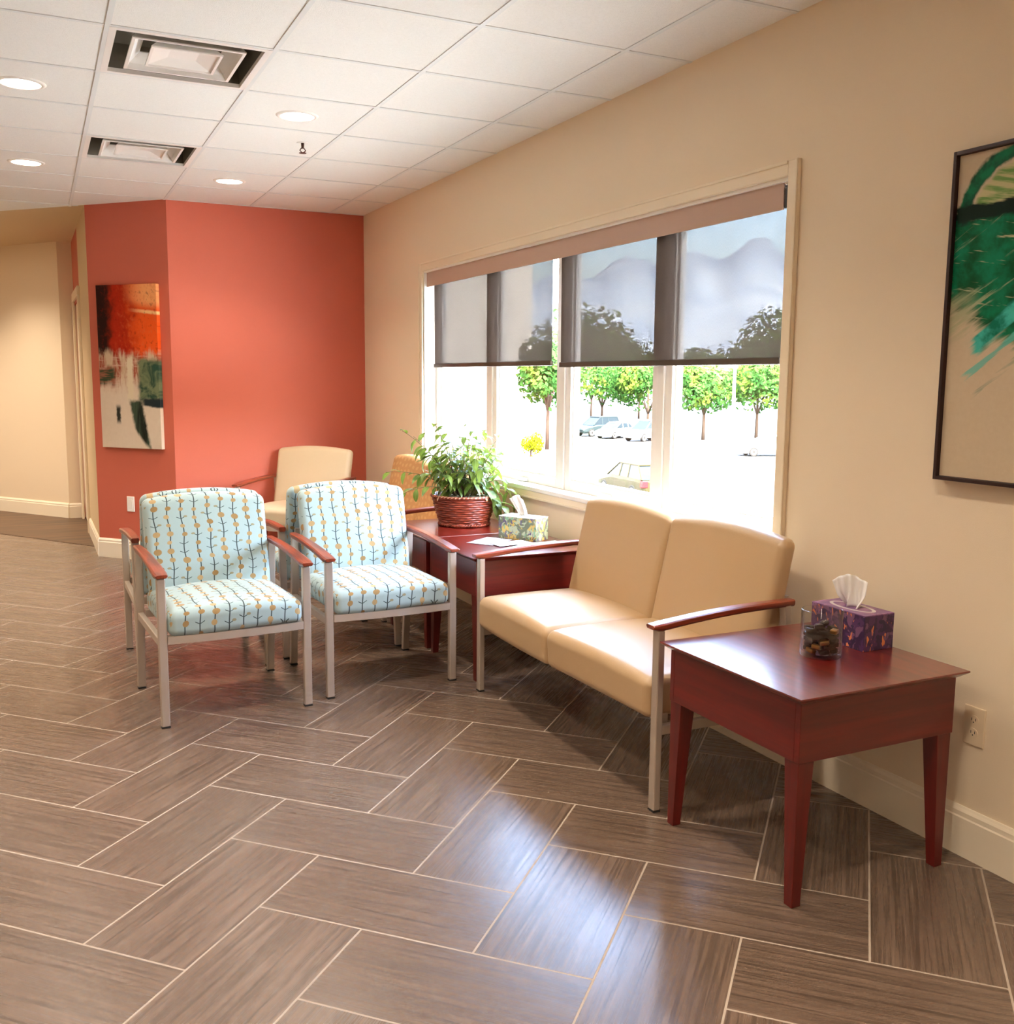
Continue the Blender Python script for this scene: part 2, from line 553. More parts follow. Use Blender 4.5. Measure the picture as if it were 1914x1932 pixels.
edges = [WY0 + t] + MULL + [WY1 - t]
zb, zt = WZ0 + .012, WZ1 - t
for y in MULL:
    bm = B(); box(bm, .075, .155, y - .026, y + .026, zb, zt); obj('mullion', bm, m_white, wn, bevel=.003)
for k in range(4):
    y0 = edges[k] + (.026 if k else 0); y1 = edges[k + 1] - (.026 if k < 3 else 0)
    bm = B(); s = .05
    box(bm, .085, .14, y0, y0 + s, zb, zt); box(bm, .085, .14, y1 - s, y1, zb, zt)
    box(bm, .085, .14, y0 + s, y1 - s, zb, zb + s); box(bm, .085, .14, y0 + s, y1 - s, zt - s, zt)
    i2 = .012
    box(bm, .10, .128, y0 + s, y0 + s + i2, zb + s, zt - s); box(bm, .10, .128, y1 - s - i2, y1 - s, zb + s, zt - s)
    box(bm, .10, .128, y0 + s + i2, y1 - s - i2, zb + s, zb + s + i2); box(bm, .10, .128, y0 + s + i2, y1 - s - i2, zt - s - i2, zt - s)
    f = obj('sash', bm, m_white, wn, bevel=.002)
    bm = B(); box(bm, .111, .116, y0 + s + .004, y1 - s - .004, zb + s + .004, zt - s - .004)
    obj('pane', bm, m_pane, f)
    bm = B(); box(bm, .06, .085, (y0 + y1) / 2 - .05, (y0 + y1) / 2 + .05, zb + .004, zb + .022); obj('crank_handle', bm, m_white, f, bevel=.003)

# roller shades
def shade(name_label, y0, y1, z0):
    s = thing('roller_shade', name_label, 'window shade', (.045, (y0 + y1) / 2, 2.085), 0, 'roller shades in the window')
    w = (y1 - y0) / 2
    bm = B()
    n = 24
    rows = []
    for k in range(n + 1):
        y = -w + 2 * w * k / n
        off = .0025 * math.sin(k * 1.1) + .0015 * math.sin(k * 2.7)
        rows.append([(off * tt, y, -.02 + (z0 - 2.065) * tt) for tt in (0, .25, .5, .75, 1)])
    loft(bm, rows, cap=False, closed=False)
    obj('shade_fabric', bm, m_shade, s, smooth=True)
    bm = B(); box(bm, -.007, .007, -w, w, z0 - 2.085 - .012, z0 - 2.085 + .014)
    obj('hem_bar', bm, m_hem, s, bevel=.003)
    bm = B()
    tube(bm, [(0, -w, 0), (0, w, 0)], .02, n=16); obj('roller_tube', bm, m_shade, s, smooth=True)
    return s
shade('grey mesh roller shade, the wide one over the right half of the window', 2.875, 4.555, 1.482)
shade('grey mesh roller shade, the far one over the left half of the window', 4.645, 6.32, 1.492)
fa = thing('shade_fascia', 'taupe fascia board across the top of the window over both shades', 'fascia', (.02, 0, 2.075))
bm = B(); box(bm, -.004, .002, 2.865, 6.385, -.055, .043); box(bm, .002, .055, 2.865, 6.385, .036, .038); obj('fascia_panel', bm, m_fascia, fa)
bm = B(); box(bm, -.003, .06, 2.826, 2.862, -.052, .03); obj('end_bracket', bm, m_black, fa, bevel=.004)
bm = B(); tube(bm, [(-.012, 2.845, .028), (.0, 2.845, .042)], .010, n=12); obj('bracket_clip', bm, m_chrome, fa, smooth=True)

# ------------------------------------------------------------------ ceiling fixtures
def vent(a, b, label):
    c = [(p + q) / 2 for p, q in zip(grid(a, b), grid(a + 1, b + 1))]
    v = thing('ceiling_vent', label, 'air vent', (c[0], c[1], ZC), -GA, 'square air vents in the ceiling')
    H = .298
    def sq(h, z): return [(-h, -h, z), (h, -h, z), (h, h, z), (-h, h, z)]
    bm = B(); loft(bm, [sq(H, .002), sq(H, -.004), sq(H - .026, -.004), sq(H - .027, .012)], cap=False); obj('vent_frame', bm, m_ventwhite, v)
    bm = B(); loft(bm, [sq(H - .027, .012), sq(H - .034, .11), sq(.0005, .111)], cap=False); obj('duct_plate', bm, m_duct, v)
    r = .212
    bm = B(); loft(bm, [sq(r - .06, .055), sq(r - .022, .018), sq(r - .012, -.003), sq(r, -.003), sq(r + .001, .001), sq(r - .016, .022), sq(r - .054, .06), sq(r - .06, .055)], cap=False)
    obj('louver', bm, m_ventwhite, v)
    r = .135
    bm = B(); loft(bm, [sq(.055, .020), sq(r - .012, .003), sq(r - .010, -.003), sq(r, -.003), sq(r + .001, .001), sq(r - .02, .022), sq(.06, .034)], cap=True)
    obj('louver', bm, m_ventwhite, v)
    return v
vent(*VENTS[0], 'square white ceiling air vent, the nearer and larger looking one')
vent(*VENTS[1], 'square white ceiling air vent, the farther one near the red wall')

lamp_data = bpy.data.lights.new('downlight_lamp', 'SPOT')
lamp_data.energy = 112.; lamp_data.color = LAMP; lamp_data.spot_size = rad(125); lamp_data.spot_blend = 1.; lamp_data.shadow_soft_size = .07
lamp_hall = lamp_data.copy(); lamp_hall.energy = 230.
def downlight(x, y, label, hall=False):
    d = thing('recessed_downlight', label, 'ceiling light', (x, y, ZC), 0, 'round recessed downlights')
    bm = B(); lathe(bm, [(.080, -.001), (.082, -.007), (.098, -.005), (.104, -.0005)], 48); obj('trim_ring', bm, m_ventwhite, d, smooth=True)
    bm = B(); lathe(bm, [(.0005, -.004), (.081, -.004), (.081, -.002), (.0005, -.002)], 48, cap=True); obj('lens', bm, m_lens, d)
    sp_ = bpy.data.objects.new('lamp', lamp_data); C.objects.link(sp_); sp_.location = (x, y, ZC - .012)
    if hall: sp_.data = lamp_hall
    return d
LX = (-1.215, -2.42)
downlight(-1.20, 6.80, 'round recessed ceiling light nearest the red far wall')
downlight(-1.205, 4.985, 'round recessed ceiling light above and left of the sprinkler head')
downlight(-2.395, 6.80, 'round recessed ceiling light at the left, beside the farther vent')
downlight(-2.42, 5.01, 'round recessed ceiling light at the left edge, beside the nearer vent')
for x in (-1.21, -2.43, -3.65):
    for y in (3.16, 1.33, -.5, -2.3):
        downlight(x, y, 'round recessed ceiling light behind the viewer')
for y in (5.0, 6.8): downlight(-3.65, y, 'round recessed ceiling light left of the view')
for x, y in ((-3.25, 9.2), (-3.05, 10.4), (-3.9, 11.6), (-4.6, 9.5)): downlight(x, y, 'round recessed ceiling light in the hallway', True)

sp = thing('ceiling_sprinkler', 'small dark pendent fire sprinkler head on the ceiling', 'sprinkler', (-1.04, 5.53, ZC))
bm = B(); lathe(bm, [(.0005, -.002), (.03, -.003), (.032, 0)], 24, cap=True); obj('escutcheon', bm, m_ventwhite, sp)
m_bronze = plain('bronze', srgb(90, 58, 48), .4, .6)
bm = B(); tube(bm, [(0, 0, -.002), (0, 0, -.03)], .009, .007, 12)
for s in (-1, 1): tube(bm, [(s * .007, 0, -.028), (s * .016, 0, -.04), (s * .004, 0, -.052)], .003, n=6)
obj('sprinkler_body', bm, m_bronze, sp, smooth=True)
bm = B(); lathe(bm, [(.0005, -.052), (.02, -.053), (.02, -.055), (.0005, -.056)], 20, cap=True); obj('deflector', bm, m_bronze, sp)

# ------------------------------------------------------------------ seating
def rail_arm(L, z0, z1, x, w_tip=.056, w_mid=.040):
    """wood arm: runs along local y from the front tip (y=-.03) to the rear, slightly arched"""
    bm = B(); rings = []
    n = 14
    for k in range(n + 1):
        t = k / n
        y = -.035 + (L + .035) * t
        z = z0 + (z1 - z0) * t + .010 * math.sin(PI * t)
        w = (w_tip * (1 - t) + w_mid * t) / 2 * (1 if 0 < k < n else .86)
        h = .024 * (1 if k else .6)
        c = min(.006, w * .3)
        sec = [(-w + c, -h), (w - c, -h), (w, -h + c * 1.4), (w, -c * .6), (w - c * 1.3, 0), (-w + c * 1.3, 0), (-w, -c * .6), (-w, -h + c * 1.4)]
        rings.append([(x + a, y, z + b) for a, b in sec])
    loft(bm, rings)
    return bm

def seat_uv(nrm, x, y, z):
    if abs(nrm.x) > .75: return ((1 if x > 0 else -1) * .3 + y, z)
    return (x, y + z)

def make_seat_unit(name, label, cat, W, nseat, mats, group=None, seat_z=(.375, .475), back_w=None, arm_z=(.632, .665)):
    """W distance between leg centres; faces local -y, front legs at y=0"""
    root = thing(name, label, cat, (0, 0, 0), 0, group)
    h = W / 2
    D = .55
    for s in (-1, 1):
        # front leg: rectangular tube
        bm = B(); box(bm, s * h - .017, s * h + .017, -.013, .013, .006, arm_z[0] - .02)
        lg = obj('leg', bm, m_metal, root, bevel=.004)
        bm = B(); box(bm, s * h - .017, s * h + .017, -.013, .013, 0, .006); obj('glide', bm, m_glide, lg)
        # rear leg, raked
        bm = B(); loft(bm, [[(s * h + a, y0 + b, z) for a, b in ((-.017, -.013), (.017, -.013), (.017, .013), (-.017, .013))] for y0, z in ((D + .035, .006), (D + .0, .30), (D - .03, arm_z[1] - .018))])
        lg = obj('leg', bm, m_metal, root, bevel=.004)
        bm = B(); box(bm, s * h - .017, s * h + .017, D + .022, D + .048, 0, .006); obj('glide', bm, m_glide, lg)
        obj('armrest', rail_arm(D, arm_z[0], arm_z[1], s * h), m_arm, root, smooth=False, bevel=.002)
        bm = B(); box(bm, s * h - .012, s * h + .012, .014, D - .014, seat_z[0] - .045, seat_z[0] - .012)
        obj('side_rail', bm, m_metal, root, bevel=.003)
    sw = W - .042
    # front rail, gently bowed
    bm = B(); rings = []
    for k in range(17):
        x = -h + .018 + (W - .036) * k / 16
        q = 1 - (2 * x / W) ** 2
        y = -.004 - .018 * q
        rings.append([(x, y - .010, seat_z[0] - .030), (x, y + .012, seat_z[0] - .030), (x, y + .012, seat_z[0] + .002), (x, y - .010, seat_z[0] + .002)])
    if nseat > 1:
        for r_ in rings:
            r_[:] = [(a, b + .05, c + .012) for a, b, c in r_]
    loft(bm, rings); obj('front_rail', bm, m_metal, root)
    bm = B(); box(bm, -h + .018, h - .018, D - .05, D - .025, seat_z[0] - .03, seat_z[0] + .002); obj('rear_rail', bm, m_metal, root)
    # cushions
    cwid = sw / nseat
    th = seat_z[1] - seat_z[0]
    for k in range(nseat):
        cx = -sw / 2 + cwid * (k + .5)
        def dseat(x, y, z, cx=cx):
            X_ = (x + cx) / (sw / 2)
            l = x / (cwid / 2)
            f = (z / th + .5)
            cr = (1 - min(1, abs(l)) ** 2.4) * .020 + (1 - X_ * X_) * .016
            yy = y / .27
            z2 = z + f * cr * (1 - .55 * yy * yy) + f * (-.012 if yy < -.8 else 0) * (-yy - .8) * 4
            y2 = y - .022 * (1 - X_ * X_) * (1 if yy < 0 else 0) * min(1, -yy * 1.3) * (1 - .35 * (1 - f))
            z2 += (1 - f) * .004 * math.sin(X_ * 3)
            return (x, y2, z2)
        g = rbox(cwid - (.001 if nseat > 1 else 0), .52, th, .030, 24, 5, dseat, seat_uv, off=(cx, .235, (seat_z[0] + seat_z[1]) / 2))
        obj('seat', g, mats, root, smooth=True)
    bw = back_w or (W - .05)
    bwid = bw / nseat
    z0, z1 = seat_z[0] + .02, .862
    for k in range(nseat):
        cx = -bw / 2 + bwid * (k + .5)
        def dback(x, y, z, cx=cx):
            X_ = (x + cx) / (bw / 2)
            l = x / (bwid / 2)
            f = (z / (z1 - z0) + .5)
            z2 = z + f * f * (.026 * (1 - l * l) + .0 * X_)
            bul = .016 * (1 - l * l) * (1 - (2 * f - 1) ** 2) if y < 0 else 0
            y2 = y * (1 - .12 * f) + (f - .5) * .115 - bul
            x2 = x * (1 - .012 * (1 - f)) if nseat == 1 else x
            return (x2, y2, z2)
        g = rbox(bwid - (.001 if nseat > 1 else 0), .078, z1 - z0, .030, 24, 5, dback, seat_uv, off=(cx, .500, (z0 + z1) / 2))
        obj('backrest', g, mats, root, smooth=True)
    # uprights carrying the back
    for s in (-1, 1):
        bm = B(); loft(bm, [[(s * (h - .07) + a, y0 + b, z) for a, b in ((-.014, 0), (.014, 0), (.014, .016), (-.014, .016))] for y0, z in ((D - .03, seat_z[0] - .03), (D - .030, .50), (D + .02, .66))])
        obj('back_support', bm, m_metal, root)
    return root

CH = 'armchairs in blue stem print fabric'
c1 = make_seat_unit('armchair', 'blue stem print armchair facing the viewer, the left one of the front pair', 'chair', .592, 1, m_fabric, CH)
c1.location = (-1.732, 4.063, 0); c1.rotation_euler.z = rad(3.2)
c2 = copy_tree(c1); c2['label'] = 'blue stem print armchair facing the viewer, beside the end table with the basket plant'
c2.location = (-1.026, 4.146, 0); c2.rotation_euler.z = rad(2.0)
c3 = copy_tree(c1); c3['label'] = 'blue stem print armchair turned away, mostly hidden behind the left front chair'
c3.location = (-1.752, 5.34, 0); c3.rotation_euler.z = rad(180)
c4 = copy_tree(c1); c4['label'] = 'blue stem print armchair turned away, its dark back edge showing behind the right front chair'
c4.location = (-1.052, 5.42, 0); c4.rotation_euler.z = rad(180)

ls = make_seat_unit('loveseat', 'tan vinyl two seat loveseat with wood arms under the window', 'loveseat', 1.388, 2, m_vinyl, None, (.305, .445), 1.345)
ls.location = (-.674, 3.262, 0); ls.rotation_euler.z = rad(-90)
gs = make_seat_unit('loveseat', 'gold patterned loveseat half hidden behind the basket plant', 'loveseat', 1.32, 2, m_gold, None, (.305, .445), 1.28)
gs.location = (-.655, 6.02, 0); gs.rotation_euler.z = rad(-90)
tc = make_seat_unit('armchair', 'beige vinyl armchair in the corner against the red wall', 'chair', .66, 1, m_vinyl2, None, (.34, .46), .63)
tc.location = (-.885, 7.03, 0); tc.rotation_euler.z = rad(-45)

# ------------------------------------------------------------------ end tables
def end_table(x0, x1, y0, y1, z, label):
    cx, cy = (x0 + x1) / 2, (y0 + y1) / 2
    t = thing('end_table', label, 'table', (cx, cy, 0), 0, 'cherry wood end tables')
    hx, hy = (x1 - x0) / 2, (y1 - y0) / 2
    bm = B()
    def rc(ix, zz): return [(-hx + ix, -hy + ix, zz), (hx - ix, -hy + ix, zz), (hx - ix, hy - ix, zz), (-hx + ix, hy - ix, zz)]
    loft(bm, [rc(.024, z - .022), rc(.003, z - .007), rc(0, z - .004), rc(.001, z)])
    obj('table_top', bm, m_cherry_y, t, bevel=.001)
    a = .026; ah = .165
    bm = B()
    zz0, zz1 = z - .022 - ah, z - .022
    w = .02
    box(bm, -hx + a, hx - a, -hy + a, -hy + a + w, zz0, zz1); box(bm, -hx + a, hx - a, hy - a - w, hy - a, zz0, zz1)
    box(bm, -hx + a, -hx + a + w, -hy + a + w, hy - a - w, zz0, zz1, None, 1); box(bm, hx - a - w, hx - a, -hy + a + w, hy - a - w, zz0, zz1, None, 1)
    obj('apron', bm, [m_cherry, m_cherry_ya], t, bevel=.0015)
    for sx in (-1, 1):
        for sy in (-1, 1):
            X0, Y0 = sx * (hx - a - .003), sy * (hy - a - .003)
            rings = []
            for zq, wd in ((0, .030), (.02, .031), (zz0 - .03, .052), (zz0, .054), (zz0 + .1, .054)):
                xs = sorted((X0, X0 - sx * wd)); ys = sorted((Y0, Y0 - sy * wd))
                rings.append([(xs[0], ys[0], zq), (xs[1], ys[0], zq), (xs[1], ys[1], zq), (xs[0], ys[1], zq)])
            bm = B(); loft(bm, rings); obj('leg', bm, m_cherry_z, t, bevel=.0015)
    return t
TZ = .594
end_table(-.714, -.086, 1.872, 2.506, TZ, 'cherry wood end table in front holding the glass jar and purple tissue box')
end_table(-.668, -.035, 4.055, 4.685, TZ, 'cherry wood end table beside the loveseat holding papers and a tissue box')
end_table(-.668, -.035, 4.690, 5.320, TZ, 'cherry wood end table under the basket plant')

# ------------------------------------------------------------------ table top things
def mk_print(name, cols, seed, top, thr=.60):
    m = M(name)
    co = m.coord()
    v = m.xyz(co)
    vv = m.vec(v[0] + seed, v[1] + seed * 2, v[2])
    n = m.noise(vv, 16, 2, .5, 2.0)
    n2 = m.noise(vv, 24, 2, .5, 1.0)
    n3 = m.noise(m.vec(v[0] * 2 + 3, v[1] * 2, v[2] + seed), 14, 1, .5, 3.)
    c = m.mix(n.ss(.44, .50), cols[0], cols[1])
    c = m.mix(n2.ss(.56, .60), c, cols[2])
    c = m.mix(n3.ss(thr, thr + .03), c, cols[3])
    c = m.mix(n3.ss(.36, .33), c, cols[4])
    c = m.mix(v[2].ss(top - .004, top - .002), c, m.mix(n.ss(.5, .6), cols[5], cols[6]))
    return m.pbr(c, .4)
m_boxg = mk_print('green_floral_card', [srgb(176, 186, 152), srgb(108, 118, 92), srgb(206, 176, 92), srgb(96, 84, 118), srgb(128, 176, 140), srgb(222, 226, 212), srgb(206, 214, 196)], 3., .118)
m_boxp = mk_print('purple_floral_card', [srgb(58, 34, 72), srgb(80, 46, 92), srgb(118, 80, 112), srgb(214, 124, 76), srgb(48, 34, 70), srgb(120, 80, 126), srgb(150, 104, 140)], 8.3, .112, .64)
m_tissue = plain('white_tissue', srgb(246, 244, 242), .8, 0, .2, 0, Subsurface_Weight=.0)

def tissue_box(label, loc, rz, L, W, H, mat, tl, th, lean, turn=0.):
    t = thing('tissue_box', label, 'tissue box', loc, rz, 'tissue boxes on the end tables')
    # box with an oval slot rim on the top
    bm = B(); box(bm, -L / 2, L / 2, -W / 2, W / 2, 0, H); obj('carton', bm, mat, t, bevel=.0012)
    bm = B()
    rings = [[((L * .34 + e) * math.cos(2 * PI * k / 32), (W * .24 + e) * math.sin(2 * PI * k / 32), H + zz) for k in range(32)] for e, zz in ((0, .0004), (.006, .0012), (.012, .0004))]
    loft(bm, rings, cap=False)
    obj('slot_rim', bm, m_boxrim, t, smooth=True)
    # folded tissue sheet rising out of the slot
    bm = B(); n, mrow = 26, 12
    rows = []
    for j in range(mrow + 1):
        f = j / mrow
        row = []
        for i in range(n + 1):
            s_ = i / n * 2 - 1
            wd = tl * (.62 + .38 * f) / 2
            x = s_ * wd + lean[0] * f
            y = .016 * math.sin(s_ * 5.2 + .6) * (1 - .35 * f) + .006 * math.sin(s_ * 13 + f * 3) + lean[1] * f * f
            z = H + .002 + f * th * (1 - .16 * s_ * s_ + .05 * math.sin(s_ * 4 + 1))
            if j == 0:
                x *= 1.05; z = H + .001
            tw_ = turn * min(1., f * 2.2)
            row.append((x * math.cos(tw_) - y * math.sin(tw_), x * math.sin(tw_) + y * math.cos(tw_), z))
        rows.append(row)
    loft(bm, rows, cap=False, closed=False)
    o = obj('tissue', bm, m_tissue, t, smooth=True)
    md = o.modifiers.new('thick', 'SOLIDIFY'); md.thickness = .0008
    return t
m_boxrim = plain('carton_film', srgb(210, 204, 200), .3)
tissue_box('green floral tissue box on the end table beside the basket plant', (-.20, 4.475, TZ), math.atan2(-.86, .50), .228, .118, .118, m_boxg, .085, .098, (-.045, .01), 0.25)
tissue_box('purple floral tissue box behind the glass jar on the front table', (-.160, 2.258, TZ), rad(90), .226, .122, .112, m_boxp, .105, .098, (.012, .0), 0.8)

# glass jar of dark wrapped candies
JX, JY, JR, JH = -.366, 2.172, .061, .142
j = thing('glass_jar', 'clear glass jar of dark candies on the front end table', 'jar', (JX, JY, TZ))
bm = B()
lathe(bm, [(.0006, 0), (JR - .006, 0), (JR - .001, .004), (JR, .010), (JR, JH - .002), (JR - .0018, JH), (JR - .0035, JH - .002), (JR - .0036, .018), (JR - .010, .0125), (.0006, .012)], 64, cap=True)
obj('jar_glass', bm, m_jar, j, smooth=True)
m_candy = [plain('dark_foil_wrap', srgb(28, 16, 10), .25, .4), plain('brown_candy', srgb(44, 26, 14), .25), plain('gold_foil', srgb(150, 108, 52), .28, .8)]
bmc = [B() for _ in range(3)]
meshes = []
for k in range(3):
    g = rbox(.0285, .021, .0142, .0045, 8, 3)
    bmesh.ops.transform(g, matrix=Matrix.Identity(4), verts=g.verts[:])
    o = obj('candy', g, m_candy[k], None, smooth=True)
    meshes.append(o)
rng = random.Random(3)
spots = []
for lay in range(5):
    z = .021 + lay * .0148
    for k in range(6):
        a = 2 * PI * k / 6 + lay * .5
        spots.append((.0385 * math.cos(a), .0385 * math.sin(a), z, a + PI / 2))
    spots.append((0.0, 0, z, rng.random() * 3))
spots.append((.018, .01, .021 + 5 * .0148, .4)); spots.append((-.022, -.012, .021 + 5 * .0148, 1.2))
first = [True] * 3
for n_, (x, y, z, a) in enumerate(spots):
    k = rng.choice((0, 0, 0, 1, 1, 2))
    o = meshes[k] if first[k] else meshes[k].copy()
    if not first[k]: C.objects.link(o)
    first[k] = False
    o.location = (JX + x, JY + y, TZ + z)
    o.rotation_euler = (rng.uniform(-.18, .18), rng.uniform(-.18, .18), a + rng.uniform(-.2, .2))
    tag(o, 'small dark or gold wrapped candy heaped inside the clear glass jar', 'candy', 'candies in the glass jar')

# papers on the far table
m_paperA = None
def mk_paper(name, a, b, sc, seed):
    m = M(name); v = m.xyz(m.coord())
    n = m.noise(m.vec(v[0] * 3 + seed, v[1] * 14, 0.), sc, 2, .5)
    blk = m.noise(m.vec(v[0] + seed, v[1] + seed, 0.), 9, 1)
    c = m.mix((n.ss(.52, .56)) * blk.ss(.42, .5), a, b)
    return m.pbr(c, .35)
pp = [mk_paper('brochure_blue', srgb(226, 234, 246), srgb(130, 150, 200), 9, 1.), mk_paper('brochure_pale', srgb(232, 238, 246), srgb(150, 180, 214), 7, 5.), mk_paper('brochure_white', srgb(248, 248, 248), srgb(214, 220, 230), 8, 9.)]
for lab, x, y, rz, w, h, z, mt in (
    ('pale blue printed brochure, the left one of the papers on the end table', -.40, 4.455, .62, .21, .15, 0, 0),
    ('light brochure partly covering the blue one on the end table', -.335, 4.345, .15, .20, .11, .0025, 1),
    ('white sheet of paper at the right edge of the end table', -.215, 4.235, .10, .24, .13, .005, 2)):
    bm = B()
    rows = [[(-w / 2 + w * i / 10, -h / 2 + h * jj / 6, .0007 + .0012 * math.sin(i * .6 + jj * .3) ** 2) for i in range(11)] for jj in range(7)]
    loft(bm, rows, cap=False, closed=False)
    o = obj('brochure', bm, pp[mt], None, smooth=True)
    md = o.modifiers.new('thick', 'SOLIDIFY'); md.thickness = .0008
    o.location = (x, y, TZ + z + .001); o.rotation_euler.z = rz
    tag(o, lab, 'paper', 'papers on the end table')

# ------------------------------------------------------------------ potted plant
PX, PY = -.285, 5.045
pt = thing('potted_plant', 'leafy green houseplant in a woven red brown basket by the window', 'plant', (PX, PY, TZ))
def mk_basket():
    m = M('woven_willow')
    v = m.xyz(m.coord())
    n = m.noise(m.vec(v[0] * 40, v[1] * 40, v[2] * 260), 1, 3)
    c = m.mix(n.ss(.3, .7), srgb(84, 26, 14), srgb(150, 62, 36))
    return m.pbr(c, .38, 0, .5)
m_basket = mk_basket()
bm = B()
NT, ROWS, SUB = 144, 12, 6
rings = []
Hb = .165
for r_ in range(ROWS * SUB + 1):
    f = r_ / (ROWS * SUB)
    z = .012 + f * (Hb - .012)
    row = r_ // SUB
    ph = (r_ % SUB) / SUB
    bulge = math.sin(PI * ph) * .0058
    R = .132 + .046 * f ** .8
    ring = []
    for k in range(NT):
        a = 2 * PI * k / NT
        w = math.sin(a * 14 + row * PI) * .0034
        rr = R + bulge + w * math.sin(PI * ph)
        ring.append((rr * math.cos(a), rr * math.sin(a), z))
    rings.append(ring)
loft(bm, rings, cap=False)
loft(bm, [[((.122 + .046 * f) * math.cos(2 * PI * k / 48), (.122 + .046 * f) * math.sin(2 * PI * k / 48), .014 + f * (Hb - .014)) for k in range(48)] for f in (0, 1)], cap=False)
lathe(bm, [(.0005, .002), (.132, .002), (.132, .014), (.0005, .014)], 48, cap=True)
basket = obj('basket', bm, m_basket, pt, smooth=True)
def braid(R, z, rt, name):
    bm = B()
    for s in (0, 1):
        pts = []
        n = 180
        for k in range(n + 1):
            a = 2 * PI * k / n
            q = a * 26 + s * PI
            pts.append(((R + rt * .6 * math.cos(q)) * math.cos(a), (R + rt * .6 * math.cos(q)) * math.sin(a), z + rt * .6 * math.sin(q)))
        tube(bm, pts, rt, n=6)
    obj(name, bm, m_basket, basket, smooth=True)
braid(.181, Hb + .002, .006, 'rim'); braid(.140, .010, .006, 'base_braid')
# moss and liner
m_moss = M('moss'); _n = m_moss.noise(m_moss.coord(), 60, 4, .7)
m_moss = m_moss.pbr(m_moss.mix(_n.ss(.35, .65), srgb(120, 112, 92), srgb(196, 190, 170)), .9, 0, .2, m_moss.bump(_n, .01))
bm = B()
rng = random.Random(11)
prof = [(.0005, Hb - .004), (.05, Hb - .002), (.10, Hb - .006), (.15, Hb - .012), (.168, Hb - .02)]
vs = lathe(bm, prof, 40, cap=False)
for ring in vs:
    for v in ring: v.co.z += rng.uniform(-.006, .008)
obj('moss', bm, m_moss, pt, smooth=True)
bm = B()   # thin ragged liner just above the rim, torn in places
rows = []
for k in range(91):
    a = 2 * PI * k / 90
    dz = .003 + .004 * abs(math.sin(k * 1.7)) + (.022 if k % 23 == 3 else 0)
    rows.append([(r_ * math.cos(a), r_ * math.sin(a), z) for r_, z in ((.166, Hb - .012), (.178, Hb + .010), (.187, Hb + .007), (.1885, Hb + .007 - dz))])
loft(bm, rows, cap=False, closed=False)
m_liner = plain('clear_liner', srgb(150, 122, 98), .35)
obj('liner', bm, m_liner, pt, smooth=True)

def mk_leaf():
    m = M('plant_leaf')
    oi = m.xyz(m.coord())
    n = m.noise(m.coord(), 14, 2)
    uv = m.xyz(m.coord('UV'))
    rib = (uv[0] - .5).abs().ss(.05, .015)
    c = m.mix(n.ss(.35, .65), srgb(58, 84, 34), srgb(116, 138, 62))
    c = m.mix(rib * .5, c, srgb(150, 170, 110))
    p = m.node('ShaderNodeBsdfPrincipled'); m.link(c, p.inputs['Base Color']); p.inputs['Roughness'].default_value = .32
    tl = m.node('ShaderNodeBsdfTranslucent'); m.link(m.mix(.5, c, srgb(170, 190, 60)), tl.inputs[0])
    mx = m.node('ShaderNodeMixShader'); mx.inputs[0].default_value = .3
    m.link(p.outputs[0], mx.inputs[1]); m.link(tl.outputs[0], mx.inputs[2]); m.link(mx.outputs[0], m.out.inputs[0])
    return m.m
m_leaf = mk_leaf()
m_stem = plain('plant_stem', srgb(96, 82, 52), .6)

def add_leaf(bm, uvl, base, dirv, up, L, W, droop=.5, fold=.25):
    d = Vector(dirv).normalized(); s = d.cross(Vector(up)).normalized(); u = s.cross(d).normalized()
    N = 7
    prev = None
    p = Vector(base)
    ctr = []
    for i in range(N + 1):
        t = i / N
        w = W * (math.sin(PI * min(1, t * .98 + .02) ** .8)) ** .9 * (1 - .15 * t) * .5
        if i == N: w = .0004
        ctr.append((p.copy(), w, u.copy()))
        ang = -droop / N
        R = Matrix.Rotation(ang, 3, s)
        d = (R @ d).normalized(); u = (R @ u).normalized()
        p = p + d * L / N
        p.z = max(p.z, .012)
    rows = []
    for i, (p, w, uu) in enumerate(ctr):
        t = i / N
        rows.append([(bm.verts.new(p - s * w + uu * w * fold), (0, t)), (bm.verts.new(p), (.5, t)), (bm.verts.new(p + s * w + uu * w * fold), (1, t))])
    for i in range(N):
        for k in range(2):
            q = [rows[i][k], rows[i][k + 1], rows[i + 1][k + 1], rows[i + 1][k]]
            f = bm.faces.new([x[0] for x in q])
            f.smooth = True
            for lp, x in zip(f.loops, q): lp[uvl].uv = x[1]

